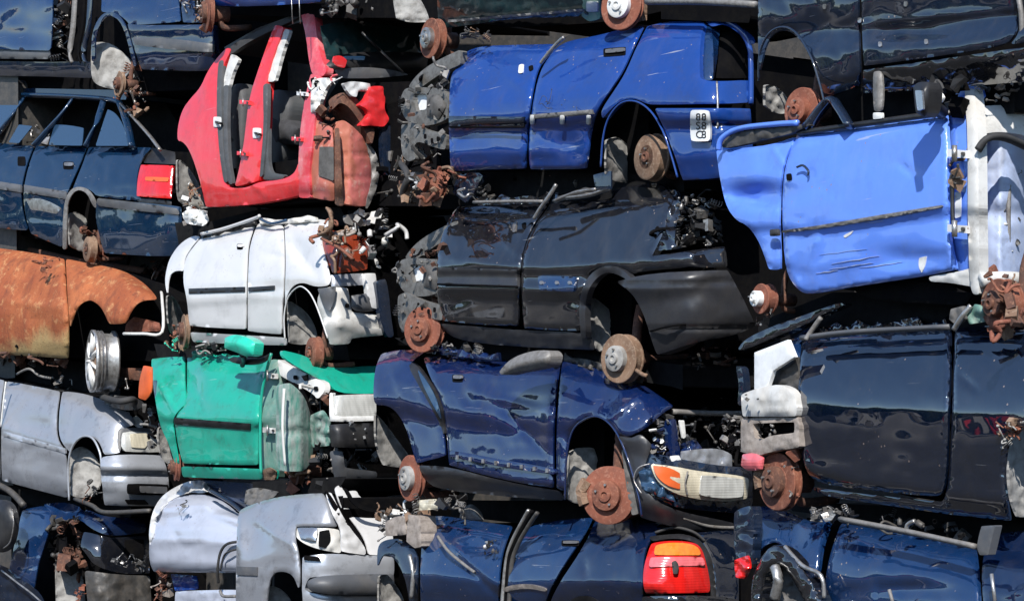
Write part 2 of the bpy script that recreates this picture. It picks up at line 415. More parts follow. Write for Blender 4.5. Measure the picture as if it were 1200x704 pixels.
def tubegeo(p,r,n=8,flat=1.0,taper=None):
    vs=[];fs=[]; N=len(p); up=Vector((.13,.2,1)).normalized()
    for i in range(N):
        d=(p[min(N-1,i+1)]-p[max(0,i-1)]); d=d.normalized() if d.length>1e-9 else up
        x=d.cross(up); x=x.normalized() if x.length>1e-4 else Vector((1,0,0)); y=x.cross(d)
        rr=r*(taper(i/(N-1)) if taper else 1)
        for j in range(n):
            t=2*math.pi*(j+.5)/n; vs.append(p[i]+x*math.cos(t)*rr+y*math.sin(t)*rr*flat)
    for i in range(N-1):
        for j in range(n): fs.append((i*n+j,i*n+(j+1)%n,(i+1)*n+(j+1)%n,(i+1)*n+j))
    fs.append(tuple(range(n))[::-1]); fs.append(tuple(range((N-1)*n,N*n))); return vs,fs
# ================================================================ materials
rusty('rust',(.26,.09,.05),(.12,.045,.03),(.40,.19,.12)); rusty('rust_bright',(.27,.088,.05),(.16,.055,.035),(.38,.18,.12))
rusty('rust_dark',(.15,.06,.035),(.06,.035,.028),(.30,.15,.09))
rusty('rust_pale',(.27,.17,.11),(.14,.08,.05),(.38,.29,.21))
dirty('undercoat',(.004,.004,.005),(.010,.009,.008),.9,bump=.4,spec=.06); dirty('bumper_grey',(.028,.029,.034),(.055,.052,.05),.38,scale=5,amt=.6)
dirty('black_plastic',(.014,.014,.016),(.05,.048,.045),.42,scale=6,amt=.5)
dirty('grey_plastic',(.085,.09,.10),(.15,.14,.13),.5,scale=6,amt=.6)
dirty('liner',(.36,.35,.33),(.15,.14,.13),.8,scale=9,amt=.9,bump=.6)
dirty('liner_dark',(.12,.115,.11),(.05,.045,.04),.8,scale=9,amt=.9,bump=.6)
dirty('rubber',(.03,.03,.032),(.07,.065,.06),.75,scale=5,amt=.5)
dirty('seal',(.07,.075,.08),(.12,.11,.11),.7,scale=4,amt=.5)
dirty('seat_cloth',(.05,.05,.055),(.025,.025,.028),.95,scale=20)
dirty('interior',(.008,.008,.009),(.018,.018,.018),.9,spec=.12)
dirty('alu',(.55,.54,.52),(.22,.20,.18),.38,metal=.75,scale=16,amt=.9)
dirty('steel',(.42,.41,.40),(.16,.13,.10),.35,metal=.7,scale=20,amt=.9)
dirty('frame_grey',(.23,.22,.21),(.10,.085,.07),.55,metal=.15,scale=26,amt=.7,bump=.4)
dirty('frame_dark',(.06,.058,.056),(.14,.12,.10),.55,metal=.2,scale=14,amt=.6,bump=.5)
dirty('beige_plastic',(.36,.31,.27),(.15,.12,.10),.6,scale=26,amt=.7)
dirty('white_plastic',(.78,.78,.76),(.42,.40,.37),.45,scale=9,amt=.6)
dirty('sticker',(.85,.86,.86),(.6,.6,.6),.4,scale=30,amt=.4,bump=0)
dirty('brushed_silver',(.5,.51,.53),(.3,.3,.31),.25,metal=.8,scale=6,amt=.5,sc=(1,1,.2))
lens('red_lens',(.72,.015,.012)); lens('amber_lens',(.85,.23,.02)); lens('pink_lens',(.80,.16,.18)); lens('smoke_red',(.16,.02,.012))
lens('clear_lens',(.52,.52,.49)); lens('cream_lens',(.66,.60,.46)); lens('dark_red_glass',(.27,.04,.015))
dirty('orange_plastic',(.72,.13,.03),(.5,.09,.03),.4,scale=8)
t=NT('window_glass'); t.set('Base Color',(.02,.05,.10,1)); t.set('Roughness',.04); t.set('Coat Weight',1.0); t.set('Specular IOR Level',.9); MATS['window_glass']=t.m
paint('navy',(.004,.014,.05),rough=.25,dust=.06,ior=2.1,grime=.3); paint('teal_navy',(.004,.022,.058),rough=.25,dust=.05,ior=2.0,grime=.3)
paint('slate_navy',(.008,.016,.036),rough=.32,dust=.10,ior=1.9,grime=.35); paint('dark_green',(.015,.045,.05),rough=.3,dust=.2)
paint('royal_blue',(.010,.052,.26),rough=.3,ior=1.8,grime=.3,dust=.07,scr=.5); paint('deep_blue',(.004,.015,.075),rough=.25,ior=2.1,grime=.3,dust=.06,scr=.3)
paint('bright_blue',(.12,.27,.86),rough=.34,dust=.16,grime=.25,scr=.5,dustc=(.35,.42,.6))
paint('black_paint',(.008,.009,.013),rough=.28,ior=2.2,grime=.3,dust=.07,scr=.3); paint('ink_blue',(.002,.006,.018),rough=.22,ior=2.5,dust=.03,bmp=.04,grime=.2,crough=.02,scr=.2)
paint('red_paint',(.78,.030,.035),rough=.33,dust=.35,scr=.5,dustc=(.66,.20,.22),grime=.35); paint('pink_red',(.70,.06,.08),rough=.5,dust=.8,dustc=(.68,.42,.42))
paint('white_paint',(.66,.655,.65),grime=.2,rough=.35,dust=.16,scr=.3,dustc=(.5,.47,.42)); paint('white_inner',(.66,.65,.62),rough=.5,dust=.75,coat=.3,dustc=(.45,.40,.33))
paint('silver_blue',(.36,.375,.41),metal=.35,rough=.33,dust=.22); paint('silver',(.46,.48,.52),metal=.35,rough=.32,dust=.18)
paint('lilac_white',(.50,.53,.62),grime=.2,metal=.1,rough=.32,dust=.1); paint('green_paint',(.01,.36,.25),rough=.33,dust=.14,scr=.5,dustc=(.18,.45,.38))
paint('bright_green',(.02,.62,.42),rough=.4,dust=.05); paint('blue_inner',(.42,.50,.70),rough=.5,dust=.6,coat=.3,dustc=(.55,.52,.48))
paint('green_inner',(.13,.27,.22),rough=.6,dust=.95,coat=.2,dustc=(.42,.40,.36))
paint('steel_blue',(.006,.028,.095),rough=.28,ior=2.1,grime=.3,dust=.06,scr=.3)
dirty('inner_streaked',(.27,.31,.29),(.03,.20,.15),.6,scale=9,amt=1,bump=.6,sc=(2.2,2.2,.35))
dirty('frame_mid',(.17,.165,.155),(.07,.06,.05),.55,metal=.15,scale=24,amt=.8,bump=.4)
# burnt out rusty body
t=NT('burnt_rust'); a=t.noise(2.2,6,.65,sc=(1,1,.55)); b=t.noise(9,6,.75); c=t.noise(3,4,.6,sc=(3,3,.25),loc=(4,4,0))
x=t.mix(t.ramp(a,[(.3,0.0),(.62,1.0)]),(.48,.15,.05),(.30,.075,.025)); x=t.mix(t.ramp(c,[(.5,0.0),(.66,.55)]),x,(.13,.035,.018)); x=t.mix(t.ramp(b,[(.54,0.0),(.66,.8)]),x,(.58,.30,.13))
mp=t.n('ShaderNodeSeparateXYZ'); t.l(t.tc.outputs['Object'],mp.inputs[0])
nn=t.n('ShaderNodeMath',operation='MULTIPLY_ADD'); t.l(a,nn.inputs[0]); nn.inputs[1].default_value=.7; t.l(mp.outputs[2],nn.inputs[2])
x=t.mix(t.ramp(nn.outputs[0],[(.44,.75),(.60,0.0)]),x,(.42,.34,.15))
vo=t.noise(38,6,.8); x=t.mix(t.ramp(vo,[(.55,0.0),(.64,.75)]),x,(.10,.035,.02)); t.set('Base Color',x); t.set('Roughness',.75); t.bump(vo,.7,.012); MATS['burnt_rust']=t.m
t=NT('rusty_pink'); a=t.noise(3,6,.65,sc=(1,1,.5)); b=t.noise(12,6,.7)
x=t.mix(t.ramp(a,[(.4,0.0),(.6,1.0)]),(.62,.16,.16),(.42,.13,.08)); x=t.mix(t.ramp(b,[(.55,0.0),(.7,.7)]),x,(.62,.40,.33)); t.set('Base Color',x); t.set('Roughness',.7); t.bump(b,.4,.008); MATS['rusty_pink']=t.m
M=MATS
def strip(c,name,a,b,h,mat,surf='side',off=.014,n=1,parent=None,label=None,h2=None):
    """moulding strip of height h px between points a and b (lists allowed)"""
    pts=[a,b] if not isinstance(a,list) else a
    if isinstance(a,list): h=b if not isinstance(b,tuple) else h
    h2=h2 or h
    N=len(pts); top=[(x,y-(h+(h2-h)*i/(N-1))/2) for i,(x,y) in enumerate(pts)]; bot=[(x,y+(h+(h2-h)*i/(N-1))/2) for i,(x,y) in enumerate(pts)]
    return c.panel(name,top+bot[::-1],mat,surf=surf,off=off,rim=.02,res=3.0,er=.006,ew=2,ck=0,parent=parent,label=label)
def hinge(c,x,y,s,mat):
    p=c.panel('door_hinge',[(x-s*.9,y-s*.45),(x+s*.9,y-s*.3),(x+s*.9,y+s*.45),(x-s*.9,y+s*.3)],M[mat],surf='side',off=.03,rim=.03,res=2.5,er=0,ck=0)
    c.tube('hinge_pin',[(x-s*.2,y-s*.8,.05),(x-s*.2,y+s*.8,.05)],.010*s/10,M['steel'],parent=p); c.panel('hinge_bolt',[(x+s*.4,y-s*.15),(x+s*.7,y-s*.15),(x+s*.7,y+s*.2),(x+s*.4,y+s*.2)],M['frame_dark'],surf='side',off=.04,rim=.008,res=2,er=0,parent=p)
def handle(c,x,y,w,h,mat,name='door_handle',tilt=0,off=.0,parent=None,surf='side'):
    c.panel(name+'_recess' if name=='door_handle' else name,[(x-w/2,y-h/2),(x+w/2,y-h/2+tilt),(x+w/2,y+h/2+tilt),(x-w/2,y+h/2)],M['undercoat'],surf=surf,off=.003,rim=.004,res=2.5,er=0,ck=1,parent=parent)
    if name=='door_handle' and mat: c.panel('door_handle',[(x-w*.42,y-h*.42),(x+w*.42,y-h*.42+tilt),(x+w*.42,y+h*.05+tilt),(x-w*.42,y+h*.05)],mat,surf=surf,off=.022,rim=.012,res=2.5,er=.003,ck=1,parent=parent)
def roof(c,poly,mat=None,w0=-.35,w1=-1.35,name='crushed_roof',surf=-.3):
    return c.hull(name,poly,mat or M['interior'],w0,w1,surfw=surf,umax=c.uend-.05)
JM=lambda *n:[M[k] for k in n]

def roofedge(c,x0,x1,up,mat,w=-.16,lo=2,seed=1,name='folded_roof_edge'):
    r=random.Random(seed); n=max(4,int((x1-x0)/9)); top=[];bot=[]
    for i in range(n+1):
        x=x0+(x1-x0)*i/n; b=interp(c.belt,x); bot.append((x,b+lo)); top.append((x+r.uniform(-3,3),b-up*r.uniform(.25,1)))
    c.panel(name,top+bot[::-1],M[mat],surf=w,crum=.07,cs=.11,rim=.02,ck=0)
# ================================================================ column far left (A, E, J, L, P)
# ---- A
c=Car('crushed_car','dark blue crushed car with open grey door frame, above the teal estate car','wrecked car',60,20.4,46,238,[(-60,-60),(250,-45)],[(-60,82),(110,88),(250,82)],dents=[(30,30,30,25,.05),(200,10,30,20,.02)],wav=.008)
c.shell(-60,236,top=0,bot=-16,w1=-1.6)
d=c.panel('front_door',[(-50,-30),(60,-30),(62,5),(60,54),(58,60),(-50,56)],M['steel_blue'],surf='side'); c.panel('door_sill_trim',[(-50,57),(59,58),(58,70),(-50,68)],M['grey_plastic'],surf='side',off=-.02,parent=d)  # grey band at the door bottom stands in for a reflection
c.panel('rocker_panel',[(-50,71),(60,73),(106,72),(108,92),(60,90),(-50,88)],M['slate_navy'],surf='side')
for x0,x1,r,m_ in ((86,82,.035,'frame_grey'),(97,92,.02,'undercoat'),(104,98,.035,'slate_navy')): c.tube('door_pillar',[(x0+3,-20,-.05),(x0,30,-.05),(x1,60,-.05),(x1+3,74,-.04)],r,M[m_],flat=.35,n=4)
c.junk('door_hinge_parts',[(62,-5),(84,-5),(80,70),(60,70)],26,14,JM('black_plastic','frame_dark','rust_dark','steel'),-.05,-.3,seed=2)
c.panel('rear_quarter_panel',[(118,14),(122,-30),(205,-30),(212,26),(152,30),(148,24),(136,15),(126,15)],M['steel_blue'],surf='side')
c.panel('tailgate',[(209,-30),(260,-30),(256,27),(214,27)],M['navy'])
c.panel('rear_bumper',[(149,27),(160,30),(256,29),(258,84),(166,82),(158,60)],M['navy'],off=.02)
c.panel('bumper_trim',[(155,44),(200,45),(252,52),(252,62),(200,58),(157,53)],M['grey_plastic'],off=.045,rim=.03)
c.panel('wheel_arch_edge',[(107,72),(107,40),(117,18),(130,13),(143,20),(153,45),(160,78),(156,78),(149,46),(141,25),(130,18),(120,22),(112,42),(111,72)],M['navy'],surf='side',off=.008,res=3)
c.liner([(107,50),(128,49),(150,68),(160,80),(184,97),(176,100),(150,90),(136,106),(112,100),(106,88)])
c.disc(139,98,14,60,w=-.03,mat=M['rust_pale'],drum=False,caliper=-1); c.junk('hub_parts',[(135,80),(168,78),(172,130),(150,134),(136,110)],26,13,JM('rust','rust_dark','rust_pale','steel'),-.05,-.3,seed=3)
c.junk('tow_bracket',[(204,-4),(236,-4),(232,8),(206,8)],8,10,JM('rust_dark','steel'),.05,0,seed=3)

# ---- E estate car
c=Car('estate_car','teal blue estate car with glass and red tail lamp, above the rust brown car','wrecked car',60,20.3,46,200,[(-60,163),(0,168),(110,172),(180,173),(240,176)],[(-60,258),(0,274),(75,293),(120,297),(212,300)],k=.3,
 sec=[(-.3,-.2),(0,-.07),(.08,-.03),(.35,.0),(.5,.012),(.55,0),(.8,-.02),(1,-.07)],wav=.004)
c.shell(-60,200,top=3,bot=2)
GB=M['teal_navy']
d=c.panel('front_door',[(-60,165),(0,168),(39,171),(30,196),(24,224),(26,250),(33,270),(0,268),(-60,254)],GB,surf='side'); handle(c,25,189,9,11,None,parent=d)
strip(c,'door_moulding',(-55,209),(24,221),9,M['grey_plastic'],parent=d)
d=c.panel('rear_door',[(42,171),(101,172),(94,192),(80,222),(74,242),(73,290),(36,274),(29,250),(27,224),(33,196)],GB,surf='side'); handle(c,80,194,12,9,M['steel'],parent=d)
strip(c,'door_moulding',(28,221),(77,229),9,M['grey_plastic'],parent=d)
c.panel('scrape_mark',[(30,233),(45,232),(60,237),(72,244),(66,251),(48,247),(36,246)],M['alu'],surf='side',off=.004,rim=.004,parent=d)
c.panel('rear_quarter_panel',[(104,172),(178,173),(166,185),(160,206),(160,228),(170,236),(114,231),(108,224),(99,220),(88,220),(84,224),(97,192)],GB)
c.panel('rear_bumper',[(113,233),(170,238),(213,242),(214,300),(178,300),(122,297),(118,282),(112,258)],GB,off=.03)
c.panel('bumper_trim',[(113,232),(150,236),(208,244),(211,252),(150,246),(114,241)],M['grey_plastic'],off=.05)
l=c.panel('tail_lamp',[(165,193),(203,194),(201,233),(160,230),(161,210)],M['red_lens'],off=.02,rim=.04,puff=.012,er=0)
c.panel('indicator_lens',[(170,207),(198,208),(197,213),(170,212)],M['orange_plastic'],off=.036,rim=.01,parent=l,er=0); c.panel('lamp_base',[(160,232),(201,235),(201,243),(170,240),(162,237)],M['black_plastic'],off=.0)
c.panel('tailgate_corner',[(178,173),(205,178),(206,193),(168,191)],M['black_plastic'],off=-.03)
c.panel('wheel_arch_lip',[(73,292),(74,240),(81,223),(92,218),(104,222),(112,235),(113,245),(108,240),(102,226),(92,222),(84,227),(78,242),(78,292)],M['frame_grey'],surf='side',off=.01,res=3)
c.liner([(79,250),(90,248),(102,258),(112,266),(114,290),(104,297),(92,294),(80,288)])
c.disc(101,292,15,62,w=-.05,drum=True,mat=M['rust_pale']); c.junk('hub_parts',[(95,268),(112,268),(126,300),(126,316),(104,312)],20,11,JM('rust','rust_dark','rust_pale'),-.1,-.35,seed=5)
# glass house
for p in ([(-60,163),(-60,128),(8,118),(26,118),(-8,166)],[(10,167),(22,146),(38,148),(22,168)],[(57,170),(64,146),(82,147),(98,150),(96,171)],[(112,171),(126,128),(136,133),(146,150),(152,171)]):
    c.panel('window_pane',p,M['window_glass'],surf=lambda x,y:-.10-.0022*(170-y),rim=.006,er=0)
for a,b,r in (((-10,166),(28,114),.03),((40,171),(86,115),.035),((100,172),(122,116),.03),((155,172),(140,120),.04)):
    c.tube('window_pillar',[(a[0],a[1],-.07),((a[0]+b[0])/2+2,(a[1]+b[1])/2,-.15),(b[0],b[1],-.3)],r,GB,flat=.5)
c.tube('roof_rail',[(-60,112,-.32),(40,112,-.3),(120,116,-.3),(142,122,-.32)],.04,M['teal_navy'],flat=.6)
c.tube('tailgate_seal',[(142,122,-.25),(160,142,-.2),(176,160,-.12),(188,176,-.05)],.022,M['steel'],flat=.6)
roof(c,[(-60,106),(140,108),(176,165),(170,172),(-60,168)],w0=-.75); c.hull('roof_panel',[(-60,102),(138,106),(136,114),(-60,110)],GB,-.3,-1.3,surfw=-.2)
c.junk('cabin_clutter',[(18,150),(55,150),(55,170),(15,168)],12,12,JM('interior','seat_cloth','steel'),-.3,-.6,seed=2)

c.tube('exhaust_pipe',[(20,290,-.4),(90,306,-.4),(170,318,-.5)],.035,M['rust_dark']); c.junk('underside_parts',[(130,302),(205,306),(190,330),(170,322)],12,13,JM('undercoat','rust_dark','frame_dark'),-.2,-.6,seed=16)
# ---- J burnt rusty car
BR=M['burnt_rust']
c=Car('burnt_car','burnt out car body rusted orange brown with one pale alloy wheel','wrecked car',60,20.0,46,178,[(-60,286),(0,291),(60,301),(140,315),(166,329),(190,345)],[(-60,410),(0,414),(82,420),(200,424)],k=.35,sec=[(-.3,-.4),(0,-.18),(.12,-.06),(.3,0),(.6,.03),(.85,0),(1.1,-.1)],dents=[(30,340,25,30,.035),(70,330,8,40,-.03,10),(110,330,12,18,.03)],creases=[(0,352,80,362,6,.03)],wav=.016)
c.shell(-60,184,top=8,bot=2,w0=-.35)
c.panel('side_panel',[(-60,286),(0,291),(30,295),(75,303),(77,345),(80,372),(80,420),(50,418),(0,415),(-60,410)],BR,surf='body',er=.02)
c.panel('front_wing',[(77,303),(100,308),(140,315),(165,329),(180,344),(184,351),(165,352),(153,364),(147,379),(128,380),(122,366),(116,357),(106,351),(95,355),(87,367),(82,384),(79,345)],BR,er=.02)
c.panel('rear_panel',[(148,378),(157,371),(170,374),(186,378),(188,388),(146,389)],M['rust_bright'],surf=-.2,crum=.03)
c.tube('bumper_bar',[(145,391,'b',0),(168,391,'b',0),(190,389,'b',-.02),(190,350,'b',-.04),(188,338,'b',-.1)],.014,M['white_inner'],flat=1)
c.junk('charred_scrap',[(0,412),(80,418),(70,432),(0,425)],26,15,JM('undercoat','rust_dark','frame_dark'),-.05,-.5,seed=4)
c.panel('cross_member',[(130,430),(178,432),(178,447),(134,443)],M['rust_dark'],surf=-.25,crum=.02,rim=.05)
c.junk('sheet_scrap',[(45,305),(72,300),(60,322),(48,322)],7,9,JM('rust_dark','rust'),.03,.0,seed=6)
# wheel
w=c.disc(113,423,36,69,w=-.02,th=.03,mat=M['steel'],hubm=M['rust_pale'],name='wheel_rim',knuckle=False)
a=math.radians(69); ax=Vector((-math.sin(a),-math.cos(a),0)); up=Vector((0,0,1)); e1=ax.cross(up).normalized(); e2=e1.cross(ax); cc=c.P(113,423,-.02)-c.org; R=36*(cc+c.org).y/F
vs=[];fs=[]
def addp(arr):
    v,f=arr; k=len(vs); vs.extend(v); fs.extend([tuple(i+k for i in t) for t in f])
for i in range(9):
    t=2*math.pi*i/9; q=(e1*math.cos(t)+e2*math.sin(t)); addp(tubegeo([cc+ax*.045+q*R*.15,cc+ax*.04+q*R*.55,cc+ax*.02+q*R*.93],R*.10,6,.45))
link('wheel_spokes',vs,fs,M['white_plastic'],w,True)
vs=[];fs=[];seg=40
for r,h in ((R*.98,.05),(R*1.02,.045),(R*1.02,.02),(R*.92,.0),(R*.9,-.12),(R*1.0,-.14),(R*1.0,-.16),(R*.8,-.15),(R*.8,0),(R*.9,.02),(R*.98,.05)):
    for i in range(seg):
        t=2*math.pi*i/seg; vs.append(cc+ax*h+(e1*math.cos(t)+e2*math.sin(t))*r)
for j in range(10):
    for i in range(seg): fs.append((j*seg+i,j*seg+(i+1)%seg,(j+1)*seg+(i+1)%seg,(j+1)*seg+i))
link('rim_barrel',vs,fs,M['alu'],w,True)
c.junk('bent_wishbone',[(128,436),(152,440),(150,456),(124,456)],12,12,JM('frame_dark','steel','rust_dark'),-.1,-.4,seed=9)

# ---- L silver saloon front
SB=M['silver_blue']
c=Car('saloon_car','silver saloon body with its clear headlamp in place, directly below the burnt car','wrecked car',60,20.0,46,132,[(-60,430),(0,443),(80,458),(150,481),(200,500)],[(-60,548),(0,563),(80,584),(200,594)],k=.45,dents=[(40,500,30,14,.03)],creases=[(0,498,75,522,5,.02),(66,470,66,510,3,-.02)],wav=.008)
c.shell(-60,128,top=5,bot=2)
c.panel('front_door',[(-60,432),(5,445),(2,462),(-2,500),(0,562),(-60,546)],SB,surf='side')
c.tube('door_edge_trim',[(7,447,.01),(4,470,.02),(1,500,.02)],.008,M['white_plastic'])
c.panel('rear_door',[(8,446),(70,458),(66,485),(66,515),(78,530),(79,583),(2,563),(1,500),(5,465)],SB,surf='side')
strip(c,'door_moulding',(4,508),(76,528),6,M['silver'],off=.012)
c.panel('front_wing',[(73,458),(100,461),(130,472),(152,484),(160,496),(142,503),(138,516),(142,530),(122,533),(117,518),(108,511),(97,511),(88,518),(82,530),(69,514),(69,485)],SB)
l=c.panel('headlamp',[(141,504),(170,503),(188,510),(188,530),(146,529),(139,518)],M['clear_lens'],off=.02,puff=.015,er=0,rim=.05)
c.panel('reflector_bowl',[(152,508),(172,507),(176,516),(170,525),(154,524)],M['cream_lens'],off=.042,rim=.006,parent=l,er=0)
c.panel('headlamp_seal',[(138,502),(172,500),(190,508),(190,511),(170,505),(143,506),(141,530),(137,520)],M['grey_plastic'],off=.03,rim=.03,res=3,parent=l)
b=c.panel('front_bumper',[(119,535),(142,532),(190,533),(198,556),(198,593),(122,592),(120,570),(117,548)],M['silver'],off=.04,rim=.06,creases=None) if False else c.panel('front_bumper',[(119,535),(142,532),(190,533),(198,556),(198,593),(122,592),(120,570),(117,548)],M['silver'],off=.04,rim=.06,fx=lambda x,y:.035*math.exp(-((y-548)/7)**2)-.03*math.exp(-((y-556)/3)**2))
c.panel('bumper_grille',[(149,566),(198,567),(198,580),(149,579)],M['undercoat'],off=.062,rim=.01,parent=b,er=0)
c.panel('number_plate_holder',[(164,569),(196,570),(196,578),(165,577)],M['grey_plastic'],off=.075,rim=.01,parent=b,er=0)
c.panel('bumper_slot',[(146,585),(170,585),(175,591),(150,591)],M['undercoat'],off=.062,rim=.01,parent=b,er=0)
c.liner([(80,530),(95,522),(108,530),(118,548),(118,568),(108,580),(96,584),(82,580)],w0=-.02,w1=-.25)
c.tube('arch_lip',[(81,586,.0),(80,548,.01),(84,525,.01),(95,512,.01),(108,513,.01),(117,530,.01),(119,548,.01)],.010,M['silver'])
c.junk('hub_parts',[(96,565),(114,563),(116,586),(96,590)],14,10,JM('rust_dark','black_plastic','liner'),-.05,-.25,seed=8)
c.junk('engine_bay_scrap',[(60,440),(85,448),(88,462),(60,456)],14,10,JM('frame_dark','black_plastic','steel'),-.2,-.6,seed=8)
c.panel('torn_bonnet_piece',[(122,462),(160,465),(170,476),(150,482),(122,474)],M['black_plastic'],surf=-.15,crum=.06,rim=.02)
c.panel('inner_wing_piece',[(148,482),(156,482),(168,494),(167,502),(158,500)],M['white_inner'],off=-.03,crum=.04)
c.tube('radiator_hose',[(120,465,-.05),(140,470,.0),(156,468,-.1),(160,478,-.3)],.03,M['rubber'])
roof(c,[(-60,414),(70,424),(120,440),(118,462),(70,456),(-60,436)],w0=-.5)
c.tube('windscreen_wiper',[(20,438,-.2),(34,432,-.15),(46,440,-.2),(60,443,-.25)],.012,M['frame_grey'])

# ---- P navy, bottom left
c=Car('hatchback','navy car with crushed nose and an empty black lamp hole, beneath the silver saloon','wrecked car',60,20.0,46,112,[(-60,560),(10,592),(30,590),(60,588),(100,598),(175,608)],[(-60,700),(0,720),(175,735)],k=.3,dents=[(75,600,20,12,.05),(45,640,14,20,.03)],creases=[(60,592,62,650,5,.03)],wav=.02,sec=[(-.3,-.2),(0,-.12),(.1,-.03),(.3,.03),(.45,.0),(.7,-.02),(1,-.08)])
c.shell(-60,108,top=6,bot=0,w0=-.4)
NV=M['steel_blue']
c.panel('front_door',[(26,597),(50,592),(62,594),(58,615),(52,640),(44,660),(40,690),(10,672),(14,650),(20,625)],NV,surf='side',er=.015)
c.panel('front_wing',[(50,590),(75,588),(92,592),(100,602),(122,606),(118,618),(98,612),(90,606),(64,612),(60,600)],NV,crum=.03)
c.panel('bonnet_edge',[(100,596),(125,606),(165,606),(172,612),(171,624),(130,628),(112,622),(98,612)],M['navy'],off=.02,puff=.02,ew=6)
c.panel('front_bumper',[(98,622),(130,630),(173,627),(176,672),(140,672),(110,662),(102,650),(94,640)],M['black_paint'],off=.0)
c.panel('lamp_hole',[(146,632),(169,631),(169,655),(148,654)],M['undercoat'],off=.012,rim=.01,er=0)
c.panel('lower_bumper',[(99,668),(140,673),(176,674),(178,720),(104,720)],M['frame_dark'],off=.03,crum=.03)
c.junk('bumper_scrap',[(132,648),(170,656),(172,668),(136,664)],12,10,JM('steel','alu','black_plastic'),.04,0,seed=3)
c.junk('crumpled_inner_wing',[(60,604),(96,612),(98,660),(90,678),(66,655)],34,22,JM('undercoat','frame_dark','rust_dark','black_plastic'),-.05,-.3,seed=4)
c.liner([(64,660),(82,662),(98,676),(98,725),(66,725)],w0=-.05,w1=-.3); c.panel('lower_sill',[(-60,640),(5,662),(30,680),(52,700),(52,725),(-60,725)],M['slate_navy'],surf='side',crum=.03)
c.tube('sill_seam',[(2,668,.03),(20,682,.03),(36,694,.03),(52,708,.03)],.008,M['alu'])
c.junk('suspension_scrap',[(88,690),(98,685),(100,704),(84,704)],7,10,JM('rust_bright','rust'),-.05,-.2,seed=4)
c.tube('bonnet_hinge_bar',[(88,584,-.1),(108,592,-.05),(124,600,0),(176,598,0)],.02,M['frame_dark']); roof(c,[(-60,545),(20,575),(90,575),(176,596),(176,606),(90,592),(20,592),(-60,562)],w0=-.4)
m=c.panel('door_mirror',[(-14,588),(2,584),(14,592),(18,615),(12,640),(0,648),(-14,645)],M['black_plastic'],surf=.22,puff=.07,er=0,rim=.05,ew=6); c.tube('mirror_rim',[(13,597,.27),(16,612,.28),(12,634,.27),(4,642,.26)],.006,M['steel'],parent=m)
c.tube('windscreen_pillar',[(-20,560,-.1),(10,574,-.05),(28,592,-.02)],.03,M['frame_dark'])

# ================================================================ column left (B, F, K, M, Q/R)
# ---- B bright blue bottom edge on top
c=Car('crushed_car','bright blue body of which only the bottom edge shows, resting over the red shell','wrecked car',300,16.9,50,380,[(190,-150),(380,-150)],[(190,4),(375,9),(500,12)],wav=.004)
c.shell(200,375,top=20,bot=-6,w1=-1.5)
c.panel('side_panel',[(244,-60),(376,-60),(376,3),(300,8),(246,7)],M['royal_blue'],surf='side')
c.disc(241,16,22,72,w=-.05,mat=M['rust'],th=.04); c.junk('hub_parts',[(228,-4),(240,0),(240,40),(230,38)],12,10,JM('rust_dark','rust_pale','steel'),-.05,-.25,seed=3)
c.junk('front_subframe',[(375,-10),(460,-10),(455,16),(380,16)],30,22,JM('liner_dark','frame_dark','undercoat','frame_grey'),e=(.1,-.4),seed=6)
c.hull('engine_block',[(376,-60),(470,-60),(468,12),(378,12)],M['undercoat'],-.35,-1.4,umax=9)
for x in (341,350): c.tube('hanging_wire',[(x,-20,.02),(x+1,10,.05),(x+2,28,.0)],.004,M['alu'])

# ---- F red shell
RP=M['red_paint']
c=Car('car_body_shell','red body shell stripped of its doors, seats showing through the openings','wrecked car',300,17.1,50,392,[(190,150),(240,105),(300,95),(385,85),(460,90)],[(190,245),(300,243),(392,235),(460,240)],k=.18,tilt=0,sec=[(-1.5,-.34),(-.6,-.22),(-.1,-.10),(.2,-.02),(.6,.02),(.85,.01),(1,-.03)],wav=.005)
c.shell(262,388,top=98,bot=4,w0=-.12)
c.hull('far_side',[(236,110),(262,66),(330,30),(368,22),(372,60),(392,100),(392,235),(240,240)],M['interior'],-1.3,-1.4,surfw=-.1,umax=9)
c.hull('roof_panel',[(262,56),(300,34),(345,18),(372,14),(372,19),(345,25),(302,42),(266,63)],M['black_plastic'],-.22,-1.25,surfw=-.2,umax=9)
c.panel('rear_quarter_panel',[(241,243),(237,222),(229,194),(221,174),(214,166),(208,165),(208,150),(213,130),(222,117),(235,103),(243,84),(255,67),(266,56),(271,58),(262,76),(257,98),(258,130),(258,170),(260,200),(264,216),(272,221),(290,220),(304,213),(330,211),(345,204),(350,190),(352,229),(300,240)],RP,surf='side',rim=.06)
c.panel('roof_rail',[(263,60),(290,41),(330,24),(354,14),(353,19),(331,30),(293,48),(268,66)],M['rubber'],surf='side',off=-.01,rim=.04)
c.panel('middle_pillar',[(322,29),(333,32),(324,55),(315,80),(310,108),(309,150),(306,180),(304,212),(275,219),(281,195),(286,165),(290,130),(294,108),(302,84),(311,58)],RP,surf='side',rim=.08)
c.panel('windscreen_pillar',[(352,14),(368,14),(371,40),(376,68),(383,82),(379,90),(366,88),(362,72),(359,45)],M['pink_red'],surf='side',rim=.07)
c.panel('front_door_post',[(364,86),(378,90),(370,130),(366,170),(362,200),(364,232),(350,232),(349,205),(351,160),(355,128),(360,104)],M['pink_red'],surf='side',rim=.07)
c.panel('door_post_inner',[(370,140),(390,150),(392,236),(366,232),(364,200),(367,170)],M['rusty_pink'],off=-.02)
c.panel('post_cutout',[(374,172),(391,172),(391,212),(373,206)],M['liner_dark'],off=-.008,rim=.005,er=0)
